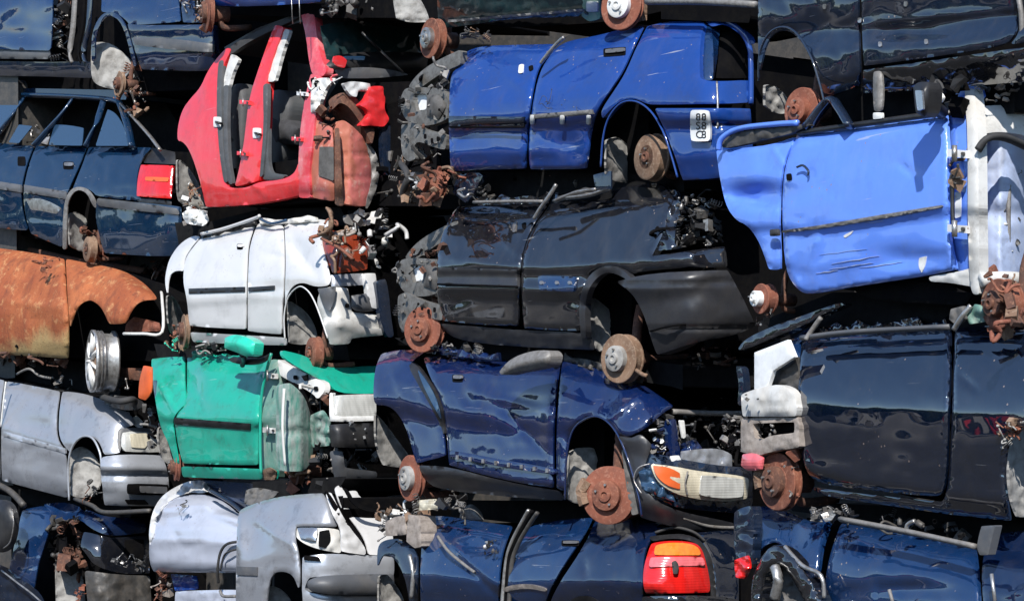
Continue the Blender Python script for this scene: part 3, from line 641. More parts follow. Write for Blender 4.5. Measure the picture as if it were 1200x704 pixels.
for p in ([(256,72),(262,70),(259,100),(260,140),(262,180),(267,214),(262,213),(257,180),(254,140),(254,100)],[(262,100),(268,100),(266,140),(268,190),(273,216),(268,216),(262,180)],[(308,100),(314,97),(313,150),(308,206),(304,208),(309,150)]):
    c.panel('door_seal',p,M['seal'],surf='side',off=.008,rim=.03,res=3)
c.panel('door_seal',[(309,150),(315,150),(314,190),(318,203),(335,205),(330,211),(308,211)],M['seal'],surf='side',off=-.01,rim=.03,res=3)
for p in ([(271,63),(280,70),(272,86),(268,103),(261,102),(264,84)],[(330,34),(340,35),(330,64),(322,96),(311,96),(317,66)]): c.panel('inner_frame_strip',p,M['white_inner'],surf='side',off=-.02,rim=.03,res=3,crum=.01)
for x,y in ((254,143),(300,156)):
    c.panel('door_striker_plate',[(x-4,y-6),(x+5,y-6),(x+5,y+6),(x-4,y+6)],M['white_plastic'],surf='side',off=.012,rim=.01,res=2.5); c.tube('door_striker',[(x-1,y,.0),(x+2,y+1,.04),(x+6,y+2,.0)],.01,M['black_plastic'])
hinge(c,286,120,6,'red_paint'); hinge(c,283,180,6,'red_paint'); hinge(c,353,110,6,'white_paint'); hinge(c,347,163,6,'red_paint')
# seats
def seat(c,poly,w,mat='seat_cloth'): return c.panel('seat',poly,M[mat],surf=w,puff=.09,er=0,rim=.12,ew=6,res=4)
seat(c,[(272,100),(284,97),(290,110),(289,150),(286,190),(278,205),(271,190),(269,140)],-.3,'seal'); seat(c,[(314,108),(328,104),(340,112),(345,125),(340,150),(338,175),(330,196),(316,200),(312,160)],-.35,'seal')
seat(c,[(315,138),(340,140),(350,150),(345,170),(322,168)],-.3)
c.panel('dashboard',[(378,80),(400,60),(500,62),(500,84),(440,90),(392,88)],M['black_plastic'],surf=('e',-.3),puff=.05,ew=5)
# front
c.panel('crushed_bonnet',[(375,30),(420,22),(478,28),(505,40),(500,84),(470,78),(430,76),(396,70),(385,78)],M['dark_green'],surf=('e',-.35),crum=.02)
c.tube('gas_strut',[(424,38,'e',-.2),(446,60,'e',-.15)],.010,M['black_plastic']); c.tube('strut_rod',[(428,42,'e',-.2),(472,85,'e',-.1)],.009,M['alu'])
c.panel('bonnet_front_edge',[(392,82),(430,78),(470,84),(480,88),(440,92),(400,92)],M['grey_plastic'],surf=('e',-.1))
c.panel('windscreen_shard',[(403,66),(428,66),(427,71),(404,70)],M['window_glass'],surf=('e',-.1),rim=.01)
c.panel('mirror_mount',[(391,66),(400,65),(407,71),(404,80),(395,78),(390,73)],RP,surf=('e',-.05),puff=.004,er=0)
c.panel('strut_tower',[(366,94),(376,91),(395,92),(386,98),(378,110),(372,132),(364,132),(364,110)],M['white_inner'],off=.02,crum=.05,rim=.03)
c.junk('bulkhead_scrap',[(366,92),(398,92),(384,110),(372,130),(364,128)],9,11,JM('white_inner','undercoat','pink_red','white_paint'),.04,-.08,seed=9)
c.panel('white_bracket',[(402,98),(412,95),(434,98),(434,108),(420,106),(418,114),(410,112)],M['white_paint'],surf=('e',.0),crum=.03,rim=.03)
c.panel('torn_wing_piece',[(434,101),(450,101),(449,110),(452,115),(450,128),(457,140),(450,149),(436,147),(424,148),(422,146),(432,137),(431,128),(420,123),(430,116)],RP,surf=('e',.03),crum=.02,rim=.05)
c.panel('front_wheel_arch',[(384,118),(398,108),(412,110),(424,122),(434,138),(440,152),(436,170),(430,158),(420,140),(408,124),(398,120),(388,130)],M['rust_dark'],surf='body',off=.0,rim=.25)
c.hull('arch_cavity',[(384,118),(412,110),(440,150),(440,180),(386,160)],M['undercoat'],-.5,-1.3,umax=9)
c.panel('inner_wing',[(392,146),(402,140),(416,150),(430,166),(438,178),(441,200),(438,225),(430,242),(402,239),(398,200)],M['rusty_pink'],surf=('e',-.12),fx=lambda x,y:.10*math.sin((x-390)/50*3.14)-.015*math.exp(-((y-182)/2)**2)-.015*math.exp(-((y-208)/2)**2)+.02*math.exp(-((x-410)/2.5)**2),rim=.05,crum=.015)
c.panel('inner_wing_edge',[(428,166),(440,176),(446,200),(440,226),(430,246),(428,240),(436,215),(436,190)],M['frame_grey'],surf=('e',-.05),crum=.05)
c.panel('inner_post_dark',[(392,150),(398,150),(400,200),(403,242),(392,240)],M['rust_dark'],off=.02,rim=.03)
c.junk('wiring',[(376,120),(392,122),(392,170),(374,168)],16,14,JM('rust_dark','black_plastic','rust'),.03,-.1,seed=3)
c.junk('radiator_scrap',[(444,148),(462,140),(462,240),(442,240)],26,20,JM('slate_navy','frame_dark','undercoat','frame_grey','black_plastic'),e=(.0,-.3),seed=7)
c.panel('radiator_side_plate',[(448,145),(462,146),(464,180),(460,205),(452,206),(447,180)],M['slate_navy'],surf=('e',.0),rim=.04)
c.liner([(206,186),(214,190),(226,205),(236,226),(240,245),(226,243),(212,240),(206,230)],w0=-.08,w1=-.4)
c.junk('rear_hub_parts',[(222,215),(238,226),(242,252),(216,262),(212,246)],24,11,JM('rust_pale','rust','frame_grey','white_plastic'),-.05,-.3,seed=3)
c.panel('crumpled_plate',[(213,250),(222,244),(240,247),(244,258),(238,265),(218,262)],M['white_plastic'],surf=-.02,crum=.06,cs=.2)
c.hull('bulkhead',[(372,95),(500,90),(500,236),(400,236)],M['undercoat'],-.5,-1.4,surfw=-.2,umax=9)

# ---- K white car
WP=M['white_paint']
c=Car('hatchback','white four door body with a black moulding line, below the red shell','wrecked car',300,17,50,386,[(190,290),(236,277),(300,262),(386,257),(470,262)],[(190,400),(225,400),(340,403),(400,400),(470,396)],k=.15,sec=[(-.3,-.15),(0,-.08),(.12,-.02),(.45,.01),(.62,.015),(.66,.0),(.9,-.02),(1,-.07)],dents=[(350,290,10,26,.03,-35),(322,340,16,14,.015)],creases=[(333,280,375,325,4,-.035),(335,282,380,330,9,.02)],wav=.004)
c.shell(225,330,top=5,bot=3); c.shell(386,386.5,top=5,bot=3) if False else None
c.panel('rear_quarter_panel',[(193,330),(195,316),(199,302),(211,285),(226,276),(235,277),(224,290),(216,303),(215,318),(211,317),(203,318),(197,326),(196,345)],WP,surf='side')
d=c.panel('rear_door',[(237,277),(262,270),(299,262),(292,280),(289,300),(288,386),(222,382),(219,350),(214,328),(217,303),(226,290)],WP,surf='side'); strip(c,'door_moulding',(221,341),(286,339),6,M['black_plastic'],parent=d); handle(c,281,289,7,7,M['white_plastic'],parent=d)
d=c.panel('front_door',[(302,262),(320,259),(331,260),(333,300),(332,340),(330,362),(330,392),(290,388),(291,300),(295,280)],WP,surf='side'); strip(c,'door_moulding',(291,339),(321,337),5,M['black_plastic'],parent=d)
c.panel('front_wing',[(333,259),(355,257),(381,257),(392,262),(377,268),(376,285),(382,305),(388,325),(386,334),(376,336),(366,335),(356,331),(345,333),(337,343),(334,358),(334,340),(335,300)],WP,surf='body')
c.panel('rocker_panel',[(222,389),(330,395),(335,396),(336,405),(226,401)],WP,surf='side',off=.0)
c.tube('arch_lip',[(334,398,-.0),(333,370,.01),(338,348,.015),(350,336,.015),(360,340,.015),(368,352,.015),(376,372,.01),(384,396,0)],.006,WP)
c.liner([(336,352),(345,356),(358,366),(368,382),(372,402),(352,404),(337,402)],w0=-.04,w1=-.35)
c.disc(363,414,19,66,w=-.03,drum=True,mat=M['rust'],hubm=M['rust']); c.tube('brake_drum_edge',[(373,400,-.12),(376,414,-.14),(372,428,-.14)],.02,M['frame_grey'])
c.liner([(194,346),(200,346),(208,356),(216,376),(214,395),(200,392),(195,378)],w0=-.04,w1=-.35)
c.disc(214,388,20,72,w=-.05,mat=M['rust_pale'],th=.03,caliper=-1); c.junk('hub_parts',[(200,385),(226,392),(226,412),(200,404)],14,9,JM('rust','rust_dark'),-.05,-.25,seed=3)
l=c.panel('tail_lamp',[(377,268),(400,272),(430,278),(431,316),(390,321),(383,305),(376,286)],M['dark_red_glass'],off=-.02,rim=.05,puff=.015,er=0)
c.junk('rusty_wishbone',[(373,268),(385,258),(420,292),(410,304),(392,292)],22,15,JM('rust_pale','rust','rust_pale','beige_plastic'),.16,.04,seed=5,kinds='tb')
c.tube('rusty_arm',[(374,275,.1),(386,270,.12),(388,252,.12),(384,244,.1)],.026,M['rust_pale'],flat=.45,n=4); c.tube('rusty_arm',[(378,280,.12),(400,292,.16),(414,304,.14)],.028,M['rust'],flat=.45,n=4)
c.panel('tailgate_panel',[(386,322),(426,320),(426,334),(388,336)],M['silver_blue'],off=-.02,rim=.04)
c.panel('inner_rear_panel',[(376,338),(386,336),(408,337),(412,366),(440,368),(452,372),(452,392),(410,396),(408,402),(386,403),(382,385),(370,356)],M['white_inner'],off=.0,rim=.05,er=.02)
c.panel('lamp_housing_white',[(427,320),(440,320),(442,336),(443,362),(433,360),(430,340)],M['white_paint'],off=.02,rim=.04)
c.panel('bumper_foam',[(412,346),(436,343),(440,364),(420,366),(412,360)],M['grey_plastic'],off=.0,puff=.03,er=0)
c.panel('rear_vent',[(372,338),(394,336),(392,352),(386,365),(380,362)],M['grey_plastic'],off=.03,rim=.01)
for x,y in ((407,358),(407,376)): c.panel('bolt_hole',[(x-2.5,y-2.5),(x+2.5,y-2.5),(x+2.5,y+2.5),(x-2.5,y+2.5)],M['undercoat'],off=.012,rim=.003,res=2,er=0)
c.panel('lower_valance',[(378,372),(410,372),(430,386),(454,384),(456,392),(412,396),(410,403),(386,404)],M['cream_lens'] if False else M['white_inner'],off=.05,rim=.05)
c.panel('boot_edge',[(402,252),(440,248),(452,252),(448,262),(420,266),(404,262)],M['frame_grey'],surf=('e',-.1),crum=.05)
c.junk('torn_rear_metal',[(404,256),(462,248),(462,300),(438,316),(420,290)],34,22,JM('white_inner','frame_grey','black_plastic','white_paint','undercoat'),e=(.05,-.25),seed=8)
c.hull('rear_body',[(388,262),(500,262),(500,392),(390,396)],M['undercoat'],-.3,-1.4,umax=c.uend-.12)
c.panel('strap',[(440,330),(452,326),(456,345),(458,370),(462,394),(455,396),(446,380)],M['slate_navy'],surf=('e',.08),rim=.04)
c.tube('roof_rail_white',[(236,274,-.12),(262,268,-.12),(298,256,-.1),(304,253,-.08)],.014,WP)
c.tube('window_glass_edge',[(304,256,-.1),(318,262,-.1),(336,258,-.12)],.012,M['window_glass'])
roof(c,[(200,262),(236,262),(300,246),(392,244),(400,262),(300,262),(236,276),(205,290)],w0=-.35); c.tube('crushed_window_frame',[(228,262,-.1),(236,252,-.2),(244,262,-.2)],.014,M['black_plastic'])

roofedge(c,236,300,8,'black_plastic',seed=7); roofedge(c,305,372,7,'white_inner',seed=8)
# ---- M green car
GP=M['green_paint']
c=Car('hatchback','green car with a bright green door mirror and dented door','wrecked car',300,16.9,50,392,[(170,416),(215,416),(300,424),(320,412),(460,400)],[(170,545),(212,560),(330,562),(460,560)],k=.15,sec=[(-.3,-.16),(0,-.10),(.13,-.01),(.3,-.015),(.52,.03),(.58,.0),(.9,-.02),(1,-.06)],dents=[(224,440,12,26,.05,15),(275,440,26,16,.03),(255,470,30,8,-.02)],creases=[(180,440,205,480,4,.04),(215,425,240,480,5,-.03),(222,466,300,452,3,.02)],wav=.010)
c.shell(212,325,top=6,bot=3)
c.panel('rear_quarter_panel',[(177,420),(216,417),(216,450),(218,472),(204,486),(202,500),(210,545),(205,543),(198,520),(188,500),(184,480),(179,450)],GP,surf='side',crum=.02)
d=c.panel('front_door',[(219,418),(250,421),(300,426),(317,413),(310,440),(304,468),(303,490),(302,545),(214,543),(206,510),(205,487),(219,473)],GP,surf='side',er=.014); strip(c,'door_moulding',(204,493),(293,500),8,M['black_plastic'],parent=d,surf='side')
c.panel('rocker_panel',[(212,546),(303,549),(326,550),(326,562),(214,559)],M['green_paint'],surf='side',off=.01)
m=c.panel('door_mirror',[(263,396),(275,391),(292,396),(299,402),(297,416),(288,418),(276,412),(263,408)],M['bright_green'],surf=.2,puff=.05,er=0,rim=.08,ew=5); c.tube('mirror_arm',[(284,416,.16),(286,421,.05),(284,428,-.0)],.02,M['black_plastic'],parent=m)
c.panel('mirror_back',[(268,419),(290,418),(304,420),(316,414),(305,426),(286,428),(270,424)],M['black_plastic'],surf=.01,rim=.04)
c.panel('front_post',[(312,424),(322,420),(330,424),(328,470),(326,520),(328,560),(307,560),(306,500),(308,460)],M['green_inner'],surf='side',off=-.03,rim=.05)
c.tube('post_edge',[(318,414,.0),(311,440,.0),(306,470,.0),(305,520,.0),(306,555,.0)],.012,M['green_paint'])
for y in (440,504): hinge(c,315,y,8,'white_inner')
c.panel('front_inner_wing',[(326,452),(340,448),(356,462),(364,484),(368,510),(366,540),(356,552),(330,552),(326,520),(328,480)],M['inner_streaked'],surf=('e',-.35),fx=lambda x,y:.10*math.sin(max(0,min(1,(x-326)/42))*3.14)+.015*math.exp(-((x-338)/2)**2)+.02*math.exp(-((x-352)/2.5)**2)-.02*math.exp(-((y-506)/5)**2),rim=.04,crum=.015,cs=.06)
c.tube('wing_seam',[(333,455,'e',-.2),(331,500,'e',-.2),(334,545,'e',-.2)],.012,M['white_inner'],flat=.5)
c.panel('arch_cavity',[(336,446),(352,450),(372,468),(386,480),(384,548),(366,556),(366,490),(352,460)],M['undercoat'],surf=('e',-.45),rim=.05)
c.panel('upper_rail',[(325,420),(334,426),(380,448),(381,458),(372,468),(366,460),(328,440)],M['white_inner'],surf='body',off=.03,rim=.05)
for x,y in ((346,442),(370,455)): c.panel('bolt_hole',[(x-2.5,y-2.5),(x+2.5,y-2.5),(x+2.5,y+2.5),(x-2.5,y+2.5)],M['undercoat'],off=.045,rim=.003,res=2,er=0)
c.panel('bonnet',[(330,410),(352,415),(364,420),(380,432),(442,428),(442,461),(396,461),(384,448),(366,440),(332,420)],GP,surf='end',off=-.12,fx=lambda x,y:-.006*(462-y),rim=.03)
c.junk('strut_top',[(356,440),(386,460),(384,486),(364,470)],22,14,JM('undercoat','frame_dark','white_inner','rust_dark'),.0,-.2,seed=5)
l=c.panel('headlamp',[(390,463),(441,461),(441,490),(388,491)],M['clear_lens'],off=.02,puff=.01,er=0,rim=.08); c.panel('headlamp_frame',[(386,460),(390,460),(391,488),(440,487),(440,493),(386,494)],M['white_plastic'],off=.035,rim=.05,parent=l)
c.panel('front_bumper',[(385,497),(442,495),(442,524),(388,524)],M['black_plastic'],off=.05,puff=.02,er=0,rim=.08); c.panel('lower_bumper',[(386,528),(402,528),(404,548),(442,552),(442,560),(392,562)],M['grey_plastic'],off=.0,rim=.05)
c.panel('wing_bracket',[(364,486),(378,480),(388,494),(386,522),(366,524),(362,505)],M['inner_streaked'],off=-.02,crum=.04); c.junk('bumper_clips',[(410,495),(428,495),(428,516),(410,516)],6,5,JM('steel'),e=(.14,.12),seed=5,kinds='b')
c.junk('lower_front_scrap',[(366,520),(440,524),(440,575),(372,576)],30,16,JM('undercoat','frame_dark','black_plastic','frame_grey','liner'),e=(-.05,-.35),seed=5)
c.hull('front_hub_block',[(334,530),(352,528),(356,538),(354,566),(348,574),(336,572)],M['rust'],.0,-.10,umax=9,name_=None) if False else c.junk('front_hub',[(334,530),(366,532),(362,570),(338,574)],24,14,JM('rust','rust_dark','rust','rust_pale'),.06,-.1,seed=5,kinds='tbb')
c.disc(346,551,17,70,w=-.0,mat=M['rust_dark'],th=.04)
c.disc(204,547,16,74,w=-.04,mat=M['rust_bright'],th=.03); c.panel('rusty_corner_bracket',[(308,550),(316,547),(324,552),(322,562),(308,562)],M['rust_pale'],surf='side',off=.02,crum=.03)
c.liner([(184,500),(192,500),(202,520),(210,542),(206,548),(190,540),(184,524)],w0=-.06,w1=-.3)
c.panel('hanging_lamp_lens',[(168,428),(178,430),(178,460),(170,469),(162,466),(163,446)],M['orange_plastic'],surf=.05,puff=.02,er=0,label='torn orange lamp lens')
c.hull('front_body',[(388,470),(470,468),(470,556),(392,560)],M['undercoat'],-.3,-1.4,umax=c.uend-.55)
roof(c,[(170,404),(240,408),(320,402),(392,400),(396,420),(315,416),(300,426),(240,420),(174,418)],w0=-.4)
c.junk('crushed_pillars',[(232,404),(262,404),(262,420),(232,418)],12,11,JM('frame_dark','frame_grey','black_plastic'),-.05,-.3,seed=5); c.junk('rear_trim_scraps',[(194,396),(212,400),(212,414),(198,412)],6,9,JM('bright_green','rust_pale'),.02,-.15,seed=2)
c.junk('rear_scrap',[(164,470),(186,480),(190,530),(176,530)],14,12,JM('liner_dark','undercoat','liner'),-.1,-.3,seed=2)

roofedge(c,225,300,10,'green_paint',seed=9,w=-.25)
# ---- Q lilac white
c=Car('crushed_car','crumpled pale lilac white door and wing, pressed against the silver car','wrecked car',240,17.4,50,330,[(160,585),(200,572),(240,570),(300,602)],[(160,668),(300,672)],k=.2,dents=[(255,600,30,8,.05),(215,620,40,5,-.02)],creases=[(190,632,290,636,4,.02),(200,603,290,606,6,.03)],wav=.012,sec=[(-.3,-.3),(0,-.16),(.25,-.01),(.35,-.05),(.6,.03),(.9,.02),(1,-.03)])
c.shell(178,320,top=14,bot=0,w0=-.35)
c.panel('front_door',[(176,612),(184,594),(200,582),(226,578),(248,580),(268,592),(280,604),(300,606),(300,671),(180,670),(174,655)],M['lilac_white'],surf='side',er=.02)
c.panel('crumpled_top_edge',[(178,600),(188,582),(205,570),(225,562),(244,563),(246,574),(238,578),(222,576),(202,584),(188,596),(182,614),(176,640),(174,625)],M['white_paint'],surf='side',off=.01,crum=.07,cs=.2)
c.panel('sill_piece',[(205,692),(280,690),(282,720),(205,720)],M['lilac_white'],surf='side',off=-.02,crum=.02); c.panel('inner_sill',[(200,672),(230,674),(232,690),(205,692)],M['royal_blue'],surf=-.15,crum=.02)
c.tube('loose_cable',[(282,634,.05),(266,637,.07),(258,648,.07),(255,668,.06),(256,682,.02)],.011,M['rubber']); c.tube('loose_cable',[(282,642,.05),(268,646,.07),(262,652,.06),(258,668,.06)],.008,M['rubber'])
c.junk('hub_parts',[(182,670),(198,670),(198,704),(184,704)],18,11,JM('rust','rust_dark','beige_plastic'),-.0,-.2,seed=6); c.tube('tow_hook',[(258,692,.03),(262,698,.05),(276,698,.05)],.012,M['frame_grey'])
c.tube('bonnet_stay',[(246,574,-.1),(270,588,-.1),(284,600,-.1)],.015,M['slate_navy']); roof(c,[(240,564),(300,568),(300,604),(270,594),(246,576)],M['navy'],w0=-.3); c.junk('lock_parts',[(205,591),(219,591),(219,600),(207,600)],7,6,JM('black_plastic','steel'),.03,0,seed=3)

# ---- R silver
SV=M['silver']
c=Car('hatchback','silver hatchback front with an empty lamp socket and grey bumper strip, below the green car','wrecked car',340,15.9,50,372,[(270,592),(284,590),(325,578),(375,574),(460,570)],[(270,735),(460,735)],k=.4,dents=[(300,625,16,18,.03),(335,600,20,10,.02)],creases=[(300,610,345,640,5,.03),(282,600,284,660,3,.02)],wav=.010,sec=[(-.3,-.2),(0,-.10),(.1,-.03),(.35,.03),(.6,.03),(.8,.0),(1,-.04)])
c.shell(284,362,top=8,bot=0,w0=-.35)
c.panel('front_wing',[(278,602),(285,594),(325,581),(378,577),(386,590),(396,617),(346,616),(345,632),(350,648),(352,676),(350,690),(344,674),(334,669),(322,670),(315,680),(311,720),(276,720),(277,650)],M['silver_blue'],er=.015)
strip(c,'wing_moulding',(277,668),(301,669),10,M['grey_plastic'],surf='body')
l=c.panel('headlamp_socket',[(347,617),(375,617),(398,620),(400,648),(372,643),(355,636),(346,628)],M['white_inner'],off=-.03,rim=.08,crum=.02)
c.panel('bulb_hole',[(374,622),(386,620),(388,634),(382,642),(373,640)],M['undercoat'],off=-.018,rim=.01,parent=l,er=0); c.panel('lamp_reflector',[(348,618),(372,618),(370,634),(352,630)],M['brushed_silver'],off=-.01,puff=.01,parent=l,er=0)
c.panel('crumpled_bonnet_corner',[(381,578),(388,576),(398,598),(410,618),(428,640),(429,650),(400,646),(400,619),(390,604)],M['white_paint'],off=.04,crum=.03)
c.panel('bonnet',[(392,572),(399,567),(403,576),(418,574),(421,582),(440,592),(458,594),(462,650),(432,650),(428,632),(414,612),(400,596)],M['white_paint'],surf='end',off=-.02,fx=lambda x,y:-.002*(650-y))
for p in ([(381,573),(388,580),(400,600),(412,618),(406,614),(392,598)],[(410,612),(420,622),(428,640),(429,650),(420,636)],[(402,571),(408,573),(416,588),(436,596),(456,598),(436,600),(414,593)]): c.panel('bonnet_gap',p,M['undercoat'],surf='end',off=.03,rim=.01,er=0,res=3)
c.panel('front_bumper',[(354,652),(380,648),(430,650),(462,652),(462,674),(400,673),(362,676),(356,690),(370,697),(462,698),(462,725),(356,725),(354,690)],SV,off=.03,rim=.05)
c.panel('bumper_strip',[(360,680),(372,675),(410,673),(462,672),(462,697),(400,697),(368,694),(360,688)],M['grey_plastic'],off=.07,puff=.04,er=0,rim=.06,ew=4); c.panel('tow_slot',[(356,650),(374,652),(376,657),(356,656)],M['undercoat'],off=.045,rim=.01,er=0)
c.liner([(314,686),(326,688),(340,702),(346,725),(312,725)],w0=-.05,w1=-.3)
c.panel('crushed_screen_edge',[(288,574),(300,570),(326,576),(322,582),(296,592),(286,590)],M['liner_dark'],surf='side',off=-.05,crum=.06,cs=.2); roof(c,[(284,566),(390,560),(380,576),(325,580),(290,590)],w0=-.4)
c.hull('front_body',[(396,600),(470,600),(470,730),(396,730)],M['undercoat'],-.3,-1.4,umax=c.uend-.15)

# ================================================================ column middle (C, G, H, N, S)
# ---- C dark green
c=Car('crushed_car','dark green body with two rusty brake discs, resting on the blue four door car','wrecked car',640,13.2,55,880,[(500,-140),(880,-140)],[(500,16),(560,30),(685,22),(760,4),(880,6)],wav=.008,dents=[(620,0,60,20,.03)],sec=[(-.3,-.2),(0,-.1),(.4,.02),(.8,.03),(.9,-.02),(1,-.10)])
c.shell(510,880,top=10,bot=4)
c.panel('side_panel',[(513,-60),(690,-60),(690,18),(670,20),(600,22),(560,28),(515,34),(512,10)],M['dark_green'],surf='side',crum=.015); strip(c,'side_seam',(525,25),(682,12),3,M['frame_grey'],off=.03)
c.panel('wheel_arch_bracket',[(680,-20),(702,-20),(704,22),(690,26),(680,18)],M['green_inner'],surf='side'); c.panel('bracket_window',[(687,2),(700,2),(700,14),(687,14)],M['white_plastic'],surf='side',off=.01,rim=.01)
c.disc(727,7,29,38,w=.0,mat=M['rust_bright'],hubm=M['white_plastic'],th=.03); c.disc(503,45,24,58,w=-.04,mat=M['rust'],hubm=M['steel'],th=.05)
c.liner([(458,-15),(482,-15),(497,10),(502,26),(480,27),(464,22)],w0=-.05,w1=-.25); c.liner([(742,-15),(756,-10),(756,24),(744,26)],mat=M['rust_pale'],w0=-.05,w1=-.15)
c.tube('bumper_lower_edge',[(758,2,.0),(820,2,.02),(886,6,.0)],.02,M['frame_grey'],flat=1); c.hull('inner_floor',[(760,-40),(886,-40),(886,10),(860,22),(760,18)],M['undercoat'],-.1,-1.4)
c.junk('exhaust_hanger',[(540,38),(552,30),(578,44),(560,52)],10,12,JM('black_plastic','rust_pale','frame_dark'),.02,-.1,seed=2)

# ---- G blue
RB=M['royal_blue']
c=Car('hatchback','blue four door body with a small white plate on its rear corner','wrecked car',640,13,55,838,[(480,70),(530,72),(560,56),(650,48),(757,28),(885,24)],[(480,205),(530,199),(700,200),(780,212),(885,206)],k=.2,sec=[(-.3,-.2),(0,-.13),(.1,-.04),(.35,.01),(.55,.03),(.62,.02),(.66,-.02),(.85,-.02),(1,-.08)],dents=[(670,170,30,18,.03),(600,68,30,8,.03),(710,50,30,10,.02)],creases=[(655,100,700,80,6,-.015)],wav=.007)
c.shell(528,720,top=8,bot=3); c.hull('rear_body',[(716,40),(885,36),(885,200),(800,206),(790,120),(716,110)],M['undercoat'],-.35,-1.4,umax=c.uend-.15)
d=c.panel('front_door',[(527,96),(531,84),(539,68),(550,58),(570,54),(600,53),(640,52),(651,52),(634,73),(626,92),(620,130),(616,170),(616,198),(560,199),(528,201),(526,150)],RB,surf='side',er=.014)
strip(c,'door_moulding',(526,142),(614,143),12,M['slate_navy'],parent=d,surf='side'); c.tube('door_seam',[(527,149,.02),(614,149,.02)],.006,M['undercoat'],parent=d)
c.panel('handle_hole',[(619,78),(624,76),(625,82),(620,84)],M['undercoat'],surf='side',off=.004,rim=.003,res=2,er=0,parent=d); c.panel('handle_trim',[(608,76),(613,75),(612,86),(607,86)],M['white_plastic'],surf='side',off=.012,rim=.01,res=2,parent=d)
d=c.panel('rear_door',[(656,50),(700,42),(730,34),(754,31),(741,58),(729,85),(712,110),(700,128),(693,148),(687,198),(621,199),(619,170),(623,130),(630,93),(638,74)],RB,surf='side',er=.014)
strip(c,'door_moulding',(621,137),(694,131),5,M['frame_grey'],parent=d,surf='side'); handle(c,720,62,26,10,M['grey_plastic'],parent=d,tilt=-2)
c.junk('dent_scratches',[(642,118),(664,118),(690,126),(650,132)],14,7,JM('frame_grey','frame_dark','alu'),.012,.004,parent=d,seed=2,kinds='w')
for x in (623,658,689): c.panel('moulding_clip',[(x-2,135),(x+2,135),(x+2,146),(x-2,146)],M['white_plastic'],surf='side',off=.02,rim=.01,res=2,parent=d)
c.tube('door_edge_chrome',[(661,44,.0),(652,52,.0),(640,66,.01),(634,74,.01)],.012,M['steel'])
c.panel('rear_quarter_panel',[(758,31),(780,26),(810,24),(826,26),(822,40),(820,60),(820,92),(834,96),(878,94),(877,121),(768,123),(758,122),(746,116),(733,116),(722,122),(712,132),(706,140),(704,130),(716,112),(732,88),(744,60)],RB,rim=.05)
c.panel('lamp_frame_edge',[(826,30),(834,28),(836,60),(836,94),(822,94),(822,60)],M['steel_blue'],off=-.03,rim=.06,crum=.01)
c.panel('tail_lamp_hole',[(836,32),(852,28),(868,38),(878,58),(878,92),(836,92)],M['undercoat'],surf='body',off=-.12,rim=.02); c.tube('lamp_rim',[(848,22,'b',.0),(866,34,'b',.0),(878,55,'b',.0),(880,80,'b',.0),(880,122,'b',0)],.016,RB)
c.panel('boot_corner',[(826,25),(850,22),(872,34),(885,45),(885,52),(880,52),(866,38),(848,28),(834,32)],RB,off=.0)
c.tube('exhaust_pipe',[(720,214,-.5),(780,222,-.6),(850,216,-.7)],.03,M['rust_dark'])
c.panel('rear_bumper',[(767,127),(820,127),(880,127),(884,205),(800,212),(792,186),(784,165),(776,146)],RB,off=.04,rim=.07,fx=lambda x,y:-.03*math.exp(-((y-146)/2.5)**2) if x>838 else 0)
c.tube('bumper_gap_edge',[(840,96,'b',.01),(841,120,'b',.01),(841,150,'b',.04)],.006,M['steel'])
pl=c.panel('white_plate',[(811,129),(829,129),(832,132),(832.5,162),(830,165.5),(812,166),(809,163),(808.5,132)],M['sticker'],off=.07,rim=.02,er=0,res=3)
c.tube('arch_lip',[(704,196,.0),(707,160,.015),(714,137,.02),(728,121,.02),(745,119,.02),(762,130,.02),(776,152,.02),(786,180,.01),(794,208,0)],.006,RB)
c.liner([(708,164),(722,160),(736,172),(748,192),(746,213),(720,214),(708,205)],w0=-.02,w1=-.4)
c.disc(757,184,27,58,w=-.09,mat=M['rust_pale'],hubm=M['rust_dark'],th=.05,drum=True)
